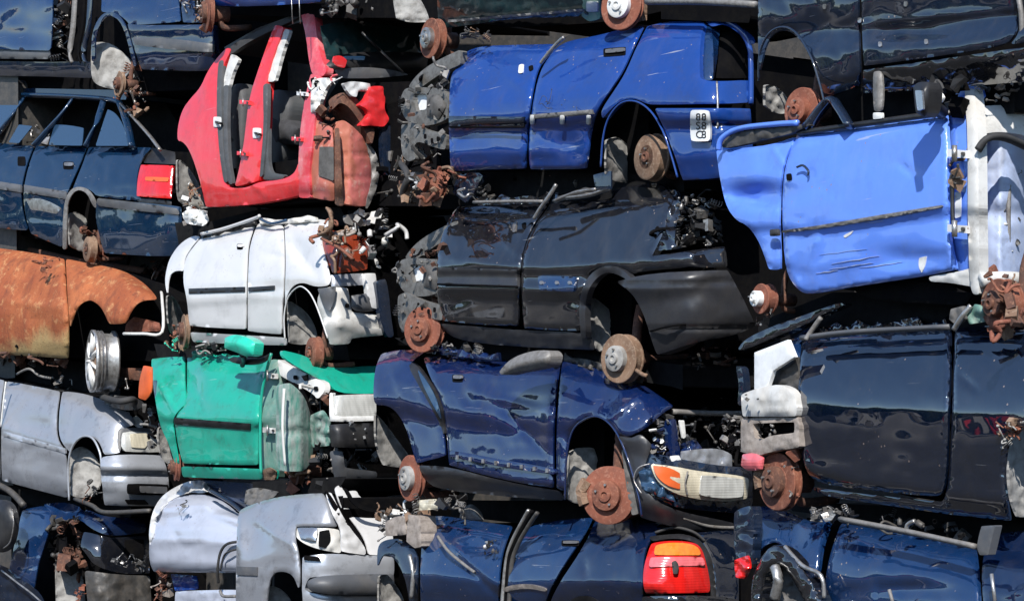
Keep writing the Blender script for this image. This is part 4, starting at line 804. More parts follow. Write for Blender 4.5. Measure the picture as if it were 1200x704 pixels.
# stripped front: inner wing
def innerfront(c,dx,dy,extra):
    q=lambda pts:[(x+dx,y+dy) for x,y in pts]
    c.panel('upper_wing_rail',q([(478,102),(490,86),(510,72),(540,58),(540,76),(520,84),(500,98),(486,108)]),M['frame_mid'],surf=-.12,rim=.05,crum=.006,er=.002)
    c.panel('headlamp_panel',q([(468,118),(474,104),(488,102),(520,104),(526,118),(524,140),(504,148),(482,146),(472,136)]),M['frame_mid'],surf=-.05,rim=.05,crum=.006,er=.002,holes=[q([(484,110),(500,110),(500,128),(488,132)])])
    c.panel('label_sticker',q([(486,112),(500,109),(503,128),(487,130)]),M['sticker'],surf=-.08,rim=.01,er=0)
    c.panel('strut_tower',q([(500,110),(516,112),(522,126),(514,140),(500,136)]),M['liner_dark'],surf=-.04,puff=.04,rim=.03,er=0,ew=6)
    c.panel('radiator_support',q([(470,146),(480,142),(498,152),(524,158),(522,176),(506,172),(498,168),(488,166),(484,176),(488,186),(478,190),(470,180)]),M['frame_mid'],surf=-.03,rim=.03,crum=.006,er=.002)
    for x,y in ((498,160),(506,165),(513,163)): c.panel('bolt_hole',q([(x-1.5,y-3),(x+1.5,y-3),(x+1.5,y+3),(x-1.5,y+3)]),M['undercoat'],surf=-.0,rim=.003,res=2,er=0)
    c.hull('engine_bay_floor',q([(478,80),(540,66),(540,240),(474,240)]),M['undercoat'],-.35,-1.3,surfw=-.1)
    c.junk('front_fittings',q([(468,96),(524,84),(524,176),(470,184)]),30 if extra else 38,12,JM('frame_dark','undercoat','frame_grey','black_plastic','rust_dark','frame_mid'),.02,-.12,seed=21 if extra else 33)
    if extra: c.junk('engine_bay_parts',q([(466,180),(520,176),(524,230),(466,232)]),44,17,JM('undercoat','frame_dark','rust_dark','frame_grey','rust_pale'),.0,-.3,seed=11)
innerfront(c,0,0,True)
c.tube('radiator_hose',[(468,190,-.05),(478,206,.02),(472,226,.0),(480,236,-.05)],.022,M['rubber'])
c.junk('rusty_steering_knuckle',[(494,198),(526,196),(526,236),(498,238)],22,15,JM('rust_bright','rust','rust_dark','rust_pale'),.06,-.08,seed=4,kinds='tbt'); c.disc(507,218,19,50,w=-.04,mat=M['rust_bright'],th=.03,knuckle=False)
c.junk('steel_clips',[(478,202),(488,202),(488,222),(478,220)],5,9,JM('white_plastic','steel'),.02,-.05,seed=4,kinds='b')
# plate marks
def marks(c,parent,rows,x,y,dxp,dyp,size,mat,off):
    vs=[];fs=[]
    dg=bpy.context.evaluated_depsgraph_get()
    for r,row in enumerate(rows):
        for k,ch in enumerate(row):
            cu=bpy.data.curves.new('t','FONT'); cu.body=ch; cu.size=1; o=bpy.data.objects.new('t',cu); me=o.to_mesh(); 
            base=len(vs)
            for v in me.vertices:
                px=x+k*dxp+v.co.x*size; py=y+r*dyp-v.co.y*size; vs.append(c.at(px,py,'body',off)-c.org)
            fs+= [tuple(base+i for i in p.vertices) for p in me.polygons]; o.to_mesh_clear(); bpy.data.objects.remove(o); bpy.data.curves.remove(cu)
    link('plate_marks',vs,fs,mat,parent,False)
marks(c,pl,['88','S8','C8'],815,141.5,6.6,10.2,12.5,M['black_plastic'],.0725+.0)

c.junk('underside_parts',[(540,202),(700,202),(700,222),(545,222)],18,14,JM('undercoat','rust_dark','frame_dark'),-.3,-.7,seed=15)
# ---- H black
BK=M['black_paint']
c=Car('hatchback','long black car with dark grey rear bumper, stacked below the blue four door','wrecked car',640,13,55,806,[(480,245),(530,240),(640,236),(715,222),(785,214),(885,216)],[(480,400),(560,403),(690,412),(770,415),(885,392)],k=.3,sec=[(-.3,-.22),(0,-.15),(.1,-.06),(.3,.0),(.45,.03),(.52,.0),(.6,.035),(.68,-.01),(.85,-.03),(1,-.10)],dents=[(570,250,26,6,.03),(560,300,60,14,-.01)],creases=[(515,300,600,312,5,.02)],wav=.004,crk=.005)
c.shell(514,700,top=6,bot=4); c.hull('rear_body',[(700,230),(885,224),(885,388),(770,405),(760,330),(700,320)],M['undercoat'],-.35,-1.4,umax=c.uend-.18)
d=c.panel('front_door',[(534,244),(542,239),(600,240),(638,236),(650,222),(641,240),(629,256),(614,286),(609,320),(607,382),(560,380),(518,376),(512,350),(512,300),(519,272),(527,256)],BK,surf='side',er=.014)
strip(c,'door_moulding',(513,323),(606,326),20,M['bumper_grey'],parent=d,surf='side',off=.016); c.tube('moulding_groove',[(513,333,.055),(606,336,.05)],.007,M['undercoat'],parent=d); c.panel('handle_trim',[(601,261),(605,259),(604,272),(600,272)],M['steel'],surf='side',off=.012,rim=.01,res=2,parent=d); c.panel('handle_hole',[(611,262),(616,260),(616,268),(612,268)],M['undercoat'],surf='side',off=.004,rim=.003,res=2,er=0,parent=d)
c.panel('rocker_panel',[(516,379),(600,386),(690,390),(697,410),(600,406),(530,398)],M['bumper_grey'],surf='side',off=-.01,crum=.01)
c.panel('rear_quarter_panel',[(652,224),(662,233),(700,236),(718,232),(716,222),(750,216),(782,214),(786,228),(784,250),(778,272),(768,292),(764,300),(850,288),(853,313),(800,314),(752,318),(742,322),(728,316),(712,313),(698,316),(688,326),(682,342),(680,388),(614,385),(610,330),(614,290),(628,262),(642,244)],BK,rim=.05,er=.014)
c.panel('side_trim_strip',[(630,323),(674,324),(672,342),(632,340)],M['steel_blue'],surf='side',off=.018,rim=.02)
for x in (634,652,667): c.panel('trim_rivet',[(x-2,329),(x+2,329),(x+2,333),(x-2,333)],M['steel'],surf='side',off=.028,rim=.01,res=2)
c.panel('wheel_arch_moulding',[(681,396),(678,362),(682,336),(694,318),(712,310),(730,316),(742,328),(744,336),(730,324),(712,318),(698,326),(688,342),(685,366),(687,396)],M['bumper_grey'],surf='side',off=.03,rim=.04)
c.panel('lamp_recess_edge',[(783,222),(800,224),(806,234),(800,246),(792,262),(790,286),(800,291),(770,294),(778,270),(783,250)],M['black_paint'],off=-.02,crum=.05,rim=.05)
c.junk('tail_lamp_wreckage',[(785,222),(830,226),(848,286),(792,288),(794,250)],60,17,JM('black_plastic','undercoat','frame_dark','black_plastic','steel'),e=(-.02,-.3),seed=7)
b=c.panel('rear_bumper',[(722,330),(760,320),(853,316),(872,352),(886,382),(858,394),(820,399),(770,416),(764,400),(756,372),(742,344)],M['bumper_grey'],off=.05,rim=.08,fx=lambda x,y:-.02*math.exp(-((y-(333-(x-720)*.02))/1.8)**2)-.015*math.exp(-((y-(386-(x-760)*.02))/2)**2)); c.tube('bumper_step',[(762,388,'b',.055),(800,380,'b',.055),(884,378,'b',.05)],.006,M['undercoat'],parent=b)
c.liner([(682,354),(694,348),(712,362),(730,382),(734,400),(716,412),(700,412),(688,396)],w0=-.02,w1=-.42); c.disc(724,420,29,47,w=-.03,mat=M['rust_pale'],hubm=M['liner'],th=.06); c.tube('brake_pipe',[(738,428,-.1),(752,438,-.05),(758,440,-.05)],.012,M['rust_pale'])
c.disc(494,386,27,36,w=.0,mat=M['rust_bright'],hubm=M['rust'],th=.05); innerfront(c,-4,200,False)
c.panel('front_rail',[(470,390),(520,388),(520,378),(470,380)],M['frame_dark'],surf=-.1,rim=.05); c.junk('hanging_parts',[(468,370),(520,376),(516,400),(470,396)],12,14,JM('frame_dark','frame_grey','undercoat'),-.1,-.35,seed=4)
c.panel('folded_window_frame',[(536,205),(558,200),(566,206),(552,232),(545,238),(530,225)],M['slate_navy'],surf=-.12,rim=.03)
for pts in ([(650,236,-.05),(675,226,-.06),(700,222,-.08)],[(664,232,-.06),(690,229,-.06),(714,221,-.08)]): c.tube('window_highlight',pts,.018,M['steel'],flat=.6)  # steel strips stand in for silver highlights along the window
c.tube('pillar_edge',[(652,216,-.02),(642,232,-.0),(632,246,.0),(626,256,.0)],.012,M['steel']); c.tube('belt_trim',[(555,237,-.02),(600,236,-.02),(636,236,-.02)],.01,M['frame_grey'])
roof(c,[(528,202),(700,200),(800,205),(800,222),(715,232),(640,240),(540,242)],w0=-.3); c.junk('folded_pillars',[(556,220),(575,218),(580,234),(552,234)],10,12,JM('frame_dark','steel','black_plastic'),-.05,-.25,seed=4); c.panel('scuttle_panel',[(695,205),(716,200),(716,222),(698,222)],M['slate_navy'],surf=-.05)

roofedge(c,560,640,12,'black_paint',seed=3); roofedge(c,655,712,10,'frame_dark',seed=4)
c.tube('exhaust_pipe',[(530,412,-.4),(620,420,-.5),(690,424,-.5)],.03,M['rust_dark']); c.tube('axle_beam',[(734,424,-.15),(790,424,-.6),(850,415,-1.1)],.045,M['rust_dark']); c.junk('underside_parts',[(770,416),(870,402),(872,430),(780,440)],16,15,JM('undercoat','rust_dark','frame_dark'),-.3,-.8,seed=14)
# ---- N blue
DB=M['deep_blue']
c=Car('coupe_car','dark blue coupe with cream headlamp and large brake disc, below the black car','wrecked car',640,12.9,55,756,[(430,415),(470,408),(590,422),(655,420),(750,447),(790,462),(885,465)],[(430,540),(500,568),(660,585),(745,605),(885,625)],k=.35,sec=[(-.3,-.22),(0,-.14),(.1,-.03),(.25,.02),(.4,.02),(.55,-.03),(.75,-.01),(.9,.0),(1,-.08)],dents=[(610,475,34,20,.05),(575,440,40,8,-.02),(710,470,20,16,.03),(645,500,10,30,-.03)],creases=[(560,462,640,480,5,.03),(590,480,640,530,6,-.03),(700,500,755,460,4,.04)],wav=.008)
c.shell(448,668,top=8,bot=3); c.hull('nose_floor',[(668,440),(885,480),(885,600),(760,600),(740,520),(668,500)],M['undercoat'],-.4,-1.4,umax=c.uend-.35)
c.panel('rear_quarter_panel',[(437,465),(439,432),(447,414),(472,409),(500,411),(486,420),(480,428),(492,450),(508,478),(519,502),(522,534),(498,540),(488,543),(482,522),(476,502),(468,486),(456,475),(440,474)],DB,surf='side')
c.panel('quarter_window_trim',[(477,424),(487,425),(502,446),(516,470),(521,500),(520,510),(508,488),(494,460),(480,436)],M['black_plastic'],surf='side',off=.0,rim=.02); c.panel('quarter_glass',[(489,432),(500,446),(512,468),(517,492),(505,470),(494,448)],M['window_glass'],surf='side',off=.008,rim=.005,er=0,res=3)
d=c.panel('front_door',[(496,419),(520,416),(588,425),(656,421),(651,460),(648,500),(648,572),(590,562),(526,545),(523,500),(518,470),(505,444)],DB,surf='side',er=.014); handle(c,536,443,12,9,M['steel'],parent=d)
c.panel('rocker_panel',[(490,545),(524,546),(590,564),(656,575),(660,586),(600,582),(520,574),(500,566)],M['bumper_grey'],surf='side',off=.0); c.panel('sill_step',[(527,527),(600,541),(650,549),(650,556),(600,549),(527,535)],M['deep_blue'],surf='side',off=.02,rim=.02,parent=d)
for i in range(8): c.panel('sill_clip',[(534+i*15,533+i*2.2),(536+i*15,533+i*2.2),(536+i*15,538+i*2.2),(534+i*15,538+i*2.2)],M['steel'],surf='side',off=.034,rim=.01,res=2,parent=d,ck=0)
m=c.panel('door_mirror',[(584,436),(598,420),(622,411),(642,410),(647,416),(644,428),(628,432),(604,436),(590,440)],M['frame_grey'],surf=.16,puff=.06,er=0,rim=.08,ew=6); c.tube('mirror_arm',[(638,420,.14),(648,424,.04),(652,428,-.02)],.025,M['black_plastic'],parent=m)
c.panel('front_wing',[(659,421),(682,423),(720,438),(752,450),(778,467),(790,476),(776,484),(762,498),(750,506),(736,512),(724,508),(716,496),(702,487),(690,487),(676,494),(668,508),(663,530),(662,575),(652,572),(652,500),(655,460)],DB,er=.014)
c.tube('arch_lip',[(662,585,-.0),(664,535,.015),(672,503,.02),(690,489,.02),(706,490,.02),(722,506,.02),(736,538,.02),(748,580,.01),(752,604,0)],.006,DB)
c.panel('bumper_corner',[(724,510),(738,514),(750,508),(764,520),(756,545),(748,560),(760,580),(790,598),(860,612),(862,624),(800,620),(750,606),(745,580),(738,545)],M['bumper_grey'],off=.03,rim=.06)
l=c.panel('headlamp',[(762,543),(790,546),(820,552),(862,556),(878,560),(876,584),(850,588),(812,584),(786,576),(768,562)],M['cream_lens'],off=.06,puff=.02,er=0,rim=.08,ew=5)
c.panel('lamp_bowl',[(822,556),(846,558),(872,561),(871,582),(846,584),(820,580)],M['clear_lens'],off=.085,rim=.01,parent=l,er=0); c.tube('lamp_seam',[(806,552,'b',.085),(803,566,'b',.09),(806,580,'b',.085)],.005,M['frame_grey'],parent=l)
c.panel('indicator_lens',[(765,545),(784,547),(797,554),(797,573),(782,569),(769,558)],M['orange_plastic'],off=.076,rim=.01,parent=l,er=0); c.panel('lamp_glass_shards',[(748,552),(760,545),(770,562),(788,578),(792,588),(772,582),(752,572)],M['window_glass'],off=.04,crum=.04,parent=l)
c.tube('lamp_ring',[(762,543,'b',.05),(748,548,'b',.06),(743,562,'b',.06),(752,578,'b',.06)],.004,M['steel'],parent=l)
c.panel('bumper_cover',[(744,534),(764,530),(800,538),(840,545),(882,548),(882,602),(850,600),(800,596),(764,586),(746,566)],M['slate_navy'],off=.015,rim=.05,crum=.015)
c.panel('front_valance',[(770,582),(812,590),(850,594),(876,592),(876,612),(858,616),(800,600),(772,592)],M['undercoat'],off=-.02); c.tube('valance_edge',[(800,606,'b',.02),(830,616,'b',.03),(862,618,'b',.03)],.01,M['frame_grey'])
c.panel('bonnet',[(768,448),(790,454),(870,455),(872,468),(800,464),(786,462)],M['navy'],surf='end',off=-.25,fx=lambda x,y:-.012*(466-y)); c.tube('slam_panel',[(788,482,'e',-.12),(830,484,'e',-.1),(878,484,'e',-.1)],.016,M['frame_grey'])
c.junk('engine_bay_parts',[(764,486),(870,488),(874,545),(800,545),(766,530)],80,17,JM('undercoat','black_plastic','frame_dark','undercoat','frame_dark','grey_plastic'),e=(-.05,-.4),seed=7)
c.panel('radiator_side_panel',[(784,492),(792,490),(796,520),(800,545),(788,540),(782,520)],DB,surf=('e',-.06),rim=.04); c.panel('crumpled_panel_front',[(798,520),(815,514),(824,526),(818,542),(802,540)],DB,surf=('e',-.05),crum=.06,cs=.15); c.panel('white_bracket',[(796,492),(802,492),(804,512),(800,514)],M['white_plastic'],surf=('e',-.05)); c.panel('white_lamp_bracket',[(786,534),(796,533),(800,543),(788,546)],M['sticker'],surf=('e',.03)); c.junk('clips',[(758,494),(776,498),(778,530),(762,524)],12,9,JM('steel','deep_blue','undercoat','white_plastic'),.02,-.1,seed=7)
c.panel('air_filter_box',[(798,528),(840,524),(858,532),(858,552),(824,551),(800,544)],M['silver_blue'],surf=('e',-.02),crum=.03)
c.liner([(438,484),(448,494),(464,516),(478,534),(470,548),(448,545),(438,520)],w0=-.02,w1=-.36); c.disc(479,560,27,58,w=-.02,mat=M['rust_bright'],hubm=M['liner'],th=.03)
c.liner([(664,530),(676,524),(694,524),(700,545),(698,585),(680,592),(664,585)],w0=-.04,w1=-.3); c.disc(712,580,34,28,w=.02,mat=M['rust_bright'],hubm=M['rust'],th=.05,caliper=.1)
c.liner([(728,525),(738,535),(746,565),(752,600),(740,604),(734,570)],mat=M['liner_dark'],w0=.0,w1=-.08)
roof(c,[(470,398),(690,404),(760,425),(885,425),(885,450),(786,450),(750,444),(655,418),(590,420),(490,410)],w0=-.3); c.junk('scuttle_parts',[(505,404),(560,404),(576,418),(506,414)],18,11,JM('frame_dark','frame_grey','black_plastic'),-.05,-.25,seed=7)

roofedge(c,500,585,9,'deep_blue',seed=5); roofedge(c,660,750,10,'frame_dark',seed=6,w=-.25)
# ---- S blue hatch rear
c=Car('hatchback','navy hatchback with its large red and amber tail lamp, in the bottom row','wrecked car',640,12.9,55,778,[(440,600),(510,602),(600,615),(690,606),(780,614),(860,630)],[(440,760),(860,780)],k=.3,sec=[(-.3,-.2),(0,-.12),(.1,-.04),(.25,.02),(.45,.035),(.55,.0),(.65,-.05),(.8,-.04),(1,-.07)],dents=[(560,640,24,10,.02)],creases=[(510,625,590,690,6,.03),(515,632,585,700,4,-.03)],wav=.008)
c.shell(500,700,top=12,bot=0); c.hull('rear_body',[(700,640),(860,640),(860,760),(700,760)],M['undercoat'],-.35,-1.4,umax=c.uend-.15)
d=c.panel('front_door',[(496,607),(515,603),(560,610),(600,616),(593,632),(587,652),(584,680),(583,725),(494,725),(492,680),(494,640)],M['steel_blue'],surf='side'); c.junk('handle_remains',[(566,634),(582,634),(582,648),(568,648)],8,7,JM('black_plastic','steel'),.02,0,seed=3,parent=d)
c.tube('door_crease_trim',[(513,628,.02),(525,645,.03),(545,662,.03),(556,670,.03)],.010,M['frame_grey'],parent=d)
d=c.panel('rear_door',[(620,615),(660,609),(694,606),(685,625),(668,650),(652,675),(640,700),(634,725),(592,725),(594,690),(600,655),(608,632)],M['steel_blue'],surf='side'); handle(c,668,636,20,7,M['grey_plastic'],parent=d); c.panel('door_moulding',[(590,688),(604,684),(624,684),(640,689),(640,693),(622,689),(604,690),(590,694)],M['beige_plastic'],surf='side',off=.012,parent=d)
for pts,mt in (([(620,597),(610,615),(600,635),(594,655),(590,690),(588,725)],'alu'),([(630,600),(618,618),(606,640),(599,665),(596,725)],'frame_dark'),([(624,598),(613,617),(603,637),(596,660),(592,725)],'undercoat')): c.tube('door_pillar',[(x,y,.0) for x,y in pts],.014,M[mt],flat=.7)
c.panel('rear_quarter_panel',[(698,608),(740,608),(768,612),(776,618),(760,634),(754,650),(752,700),(752,725),(640,725),(646,700),(660,676),(676,652),(690,628)],M['navy'])
c.panel('rear_arch_lip',[(655,725),(664,706),(676,698),(692,697),(706,708),(712,725),(706,725),(700,712),(690,703),(678,704),(668,712),(662,725)],M['black_plastic'],surf='side',off=.01)
l=c.panel('tail_lamp',[(763,636),(782,633),(810,634),(822,640),(828,660),(832,680),(832,694),(756,695),(753,680),(755,660)],M['red_lens'],off=.04,puff=.02,er=0,rim=.06,ew=5,label='large red tail lamp with amber and pink bands')
c.panel('indicator_lens',[(768,638),(785,635),(808,636),(819,641),(822,650),(766,650)],M['amber_lens'],off=.064,rim=.006,parent=l,er=0); c.panel('reversing_lens',[(762,652),(824,652),(827,662),(760,664)],M['pink_lens'],off=.066,rim=.006,parent=l,er=0); c.panel('broken_lens_hole',[(787,658),(792,656),(796,662),(794,672),(789,672)],M['black_plastic'],off=.08,rim=.004,parent=l,er=0,res=2)
c.panel('lamp_surround',[(760,628),(800,624),(822,632),(836,656),(840,700),(834,700),(832,680),(824,644),(810,632),(785,630),(764,634)],M['black_plastic'],off=.02,rim=.05)
c.panel('tailgate',[(812,624),(866,620),(866,725),(842,725),(838,700),(834,660),(824,636)],M['ink_blue'],off=-.01); c.panel('rear_bumper',[(752,698),(835,697),(866,702),(866,730),(752,730)],M['black_paint'],off=.05); c.tube('lamp_seal',[(768,624,'b',0),(790,618,'b',0),(812,623,'b',0),(826,634,'b',0)],.018,M['rubber'],flat=.5)
for p in ([(451,612),(462,605),(474,604),(476,626),(452,628)],[(478,602),(492,605),(494,640),(486,642),(476,634)]): c.panel('bumper_mount_box',p,M['beige_plastic'],surf=.03,rim=.12,crum=.01)
c.panel('front_wing',[(442,640),(450,632),(470,630),(486,642),(490,655),(488,725),(482,725),(478,690),(470,664),(458,650),(448,650),(442,664)],M['slate_navy'],surf='side'); c.liner([(442,674),(452,672),(466,690),(474,710),(474,725),(442,725)],w0=-.03,w1=-.3)
c.junk('front_scrap',[(440,600),(520,586),(524,600),(480,612),(450,632)],34,14,JM('frame_dark','frame_grey','black_plastic','white_plastic','rust_pale'),.02,-.2,seed=3); c.panel('white_bracket',[(488,586),(510,584),(514,596),(490,598)],M['cream_lens'],surf=0.0,crum=.03); c.tube('wing_edge_strip',[(480,650,.02),(484,672,.03),(482,700,.02)],.014,M['alu'])
c.panel('seat',[(538,606),(542,594),(552,590),(562,598),(566,610),(550,612)],M['frame_grey'],surf=-.25,puff=.05); c.junk('wiper_parts',[(515,580),(545,580),(540,600),(520,600)],10,13,JM('frame_grey','frame_dark'),-.0,-.2,seed=3); roof(c,[(500,588),(700,590),(700,606),(600,614),(500,602)],w0=-.5)

# ================================================================ column right (D, I, O, T)
# ---- D navy top right
c=Car('saloon_car','dark navy body in the top row with a rusty disc, above the bright blue car','wrecked car',1010,9.9,60,1260,[(880,-90),(1260,-110)],[(880,132),(965,122),(1200,96),(1260,90)],k=.2,sec=[(-.3,-.2),(0,-.1),(.4,.02),(.52,.0),(.62,-.03),(.72,.03),(.85,.01),(1,-.09)],dents=[(1080,40,60,10,.03),(960,30,20,40,.02)],creases=[(1000,30,1190,10,6,.02)],wav=.006)
c.shell(975,1260,top=8,bot=4); c.hull('wheel_well',[(891,-60),(1010,-60),(1010,118),(975,128),(894,128)],M['undercoat'],-.38,-1.5)
c.panel('front_wing',[(890,84),(888,50),(889,-40),(1005,-40),(1006,30),(1008,100),(966,116),(958,90),(948,64),(936,44),(922,35),(908,38),(897,52)],M['slate_navy'],surf='side')
d=c.panel('front_door',[(1009,-40),(1185,-40),(1192,20),(1190,40),(1178,54),(1100,66),(1012,78),(1010,30)],M['slate_navy'],surf='side'); c.panel('rocker_panel',[(1011,82),(1100,70),(1182,58),(1260,50),(1260,92),(1200,96),(1100,104),(1011,110)],M['black_paint'],surf='side',off=-.01,crum=.01); c.panel('rear_door',[(1192,-40),(1260,-40),(1260,46),(1184,52),(1194,40),(1196,20)],M['slate_navy'],surf='side'); c.tube('door_gap_trim',[(1187,-30,.02),(1196,10,.02),(1198,40,.01)],.012,M['frame_grey']); 
for x,y in ((966,8),(1007,24),(1031,52),(1085,49),(1061,5)): c.panel('paint_chip',[(x-2,y-3),(x+2,y-3),(x+2,y+3),(x-2,y+3)],M['alu'],surf='side',off=.004,rim=.003,res=2,er=0)
c.tube('arch_lip',[(889,95,-.0),(891,60,.015),(903,38,.02),(920,32,.02),(936,42,.02),(950,66,.02),(960,96,.01),(966,120,0)],.006,M['slate_navy']); c.liner([(894,100),(902,99),(916,108),(924,122),(922,132),(908,134),(894,124)],mat=M['liner'],w0=-.02,w1=-.25)
c.disc(938,129,27,50,w=-.03,mat=M['rust_bright'],hubm=M['rust_bright'],th=.025); c.hull('inner_wing',[(905,30),(960,30),(975,120),(930,120),(900,60)],M['undercoat'],-.3,-1.4)

c.tube('exhaust_pipe',[(975,128,-.45),(1060,122,-.5),(1180,104,-.5)],.035,M['rust_dark']); c.tube('axle_beam',[(945,128,-.1),(975,130,-.5),(1005,126,-1.0)],.04,M['rust_dark'])
# ---- I bright blue
BB=M['bright_blue']
c=Car('crushed_car','bright light blue body with its white hinge post bared','wrecked car',1010,9.85,60,1150,[(830,176),(850,166),(935,156),(1000,148),(1112,133),(1215,125)],[(830,330),(900,335),(950,345),(1120,320),(1215,330)],k=.12,tilt=.03,crk=.005,nc=3,sec=[(-.3,-.2),(0,-.05),(.08,-.01),(.3,.005),(.6,.012),(.63,-.008),(.84,-.006),(.86,-.014),(1,-.03)],dents=[(885,228,36,14,.06),(880,210,14,40,-.02),(1060,300,40,12,.02)],creases=[(960,272,952,300,3,.015),(860,232,912,240,4,-.03)],wav=.003)
c.shell(925,1150,top=8,bot=6,um=.6); c.hull('rear_inner',[(850,170),(930,164),(930,310),(905,310),(880,260),(850,230)],M['undercoat'],-.35,-1.4)
c.panel('rear_quarter_panel',[(839,176),(846,176),(905,170),(932,160),(918,190),(914,220),(913,260),(915,316),(901,316),(896,300),(888,280),(876,264),(862,258),(850,240),(843,205)],BB,surf='side')
c.panel('window_sill_trim',[(846,163),(870,152),(905,147),(936,146),(950,146),(930,156),(900,163),(860,172),(846,174)],M['frame_dark'],surf=-.03,rim=.03,crum=.02); c.tube('window_edge',[(842,176,-.0),(846,162,-.0),(866,151,-.02),(905,146,-.02),(935,144,-.02)],.014,BB)
d=c.panel('front_door',[(934,157),(1000,149),(1060,141),(1110,134),(1112,170),(1111,240),(1114,285),(1122,316),(1080,324),(1000,336),(952,345),(936,342),(920,318),(917,260),(917,220),(921,190)],BB,surf='side',er=.014)
c.panel('door_moulding',[(916,270),(960,264),(1030,252),(1104,240),(1104,243),(1030,257),(960,268),(916,273)],M['frame_grey'],surf='side',off=.012,rim=.02,res=3,parent=d)
c.panel('handle_hole',[(921,204),(927,203),(928,211),(922,212)],M['undercoat'],surf='side',off=.004,rim=.003,res=2,er=0,parent=d); c.tube('lock_ring',[(934,196,.012),(941,194,.012),(947,200,.012),(947,206,.012)],.006,M['slate_navy'],parent=d); c.panel('rubber_bumper',[(902,269),(912,268),(913,276),(902,277)],M['rubber'],surf=.03,puff=.02,er=0)
for p in ([(1077,302),(1086,300),(1084,312),(1080,320),(1076,312)],[(988,276),(1000,270),(998,274),(990,279)]): c.panel('paint_scrape',p,M['white_plastic'],surf='side',off=.003,rim=.003,res=2.5,er=0,parent=d)
c.panel('hinge_post',[(1112,134),(1122,104),(1136,100),(1138,170),(1137,260),(1138,325),(1124,322),(1116,290),(1114,250),(1115,170)],BB,surf='side',off=-.04,rim=.04)
c.panel('post_flange',[(1130,104),(1142,104),(1146,160),(1147,260),(1148,345),(1140,345),(1136,330),(1134,250),(1134,160)],M['white_inner'],surf='side',off=.01,rim=.05)
for y in (180,268): hinge(c,1121,y,12,'white_paint')
c.junk('post_connector',[(1112,194),(1125,194),(1122,222),(1112,222)],10,14,JM('rust_pale','frame_dark'),.04,.0,seed=3,kinds='bt'); c.panel('post_sticker',[(1119,225),(1126,225),(1126,254),(1119,256)],M['sticker'],surf='side',off=-.025,rim=.004,er=0); c.tube('door_check_cable',[(1117,206,.02),(1116,240,.02),(1118,270,.02)],.008,M['black_plastic'])
c.panel('white_sill_end',[(1088,324),(1120,319),(1138,314),(1140,336),(1112,331),(1090,330)],M['white_inner'],surf='side',off=-.01,crum=.008); c.panel('lower_side_member',[(1000,340),(1090,326),(1140,345),(1130,358),(1020,352)],M['undercoat'],surf='side',off=-.08)
c.panel('inner_wing',[(1147,172),(1156,160),(1175,160),(1215,176),(1215,330),(1150,330),(1147,250)],M['blue_inner'],surf=('e',-.22),fx=lambda x,y:.10*math.sin(max(0,min(1,(x-1147)/66))*3.14)+.012*math.exp(-((x-1172)/3)**2)-.02*math.exp(-((y-250)/10)**2),rim=.03,crum=.012,cs=.05)
c.panel('upper_wing_rail',[(1138,128),(1150,124),(1215,122),(1215,166),(1200,158),(1170,154),(1148,158),(1144,172)],M['white_inner'],surf='body',off=.0,rim=.08); c.tube('arch_seal',[(1146,176,'e',.02),(1158,162,'e',.04),(1180,162,'e',.04),(1215,178,'e',.03)],.026,M['rubber'],flat=.6)
c.panel('scuttle_corner',[(1120,134),(1126,102),(1150,98),(1156,112),(1148,124),(1134,132)],BB,surf='body',off=-.02,crum=.02); c.junk('scuttle_debris',[(1150,98),(1195,96),(1200,116),(1152,120)],24,14,JM('liner','frame_grey','liner_dark','beige_plastic'),e=(.0,-.3),seed=5)
c.junk('inner_wing_fittings',[(1160,180),(1195,180),(1195,320),(1160,320)],14,10,JM('frame_grey','white_inner','frame_dark'),e=(-.12,-.2),seed=5); c.tube('brake_line',[(1184,180,'e',-.14),(1182,240,'e',-.12),(1182,300,'e',-.14)],.01,M['frame_grey'])
c.hull('front_inner',[(1150,140),(1230,140),(1230,335),(1150,335)],M['undercoat'],-.45,-1.4,umax=c.uend-.6)
c.disc(1168,356,30,62,w=-.02,mat=M['rust'],hubm=M['rust_dark'],th=.05); c.junk('front_hub_parts',[(1150,322),(1200,322),(1200,385),(1160,388)],26,20,JM('rust_bright','rust','rust_dark','rust_pale'),.06,-.2,seed=5,kinds='tb')
c.panel('brake_shield',[(1152,340),(1166,332),(1178,342),(1180,366),(1172,384),(1158,380),(1150,360)],M['rust_dark'],surf=-.05,crum=.04); c.tube('lower_arm',[(1150,328,'e',0),(1180,326,'e',.02),(1215,330,'e',.02)],.03,M['white_inner'])
c.disc(890,350,18,62,w=-.05,mat=M['rust_bright'],hubm=M['white_plastic'],th=.05); c.junk('hub_parts',[(884,362),(904,366),(902,384),(888,384)],10,11,JM('rust_dark','steel','black_plastic'),-.05,-.2,seed=5)
m=c.panel('door_mirror',[(1070,102),(1076,96),(1088,96),(1092,104),(1090,128),(1083,138),(1073,132)],M['black_plastic'],surf=.16,puff=.06,er=0,rim=.06,ew=7); c.panel('mirror_glass',[(1072,106),(1080,106),(1082,128),(1075,130)],M['brushed_silver'],surf=.235,rim=.01,parent=m,er=0); c.tube('mirror_arm',[(1080,118,.15),(1092,124,.06),(1104,132,-.04)],.03,M['black_plastic'],parent=m)
c.junk('mirror_bracket',[(1092,96),(1126,98),(1122,136),(1094,134)],18,20,JM('black_plastic','undercoat','rubber'),.02,-.15,seed=5,kinds='bp'); c.panel('round_cap',[(1094,109),(1102,108),(1106,114),(1103,120),(1095,120),(1092,114)],M['white_plastic'],surf=.06,puff=.02,er=0)
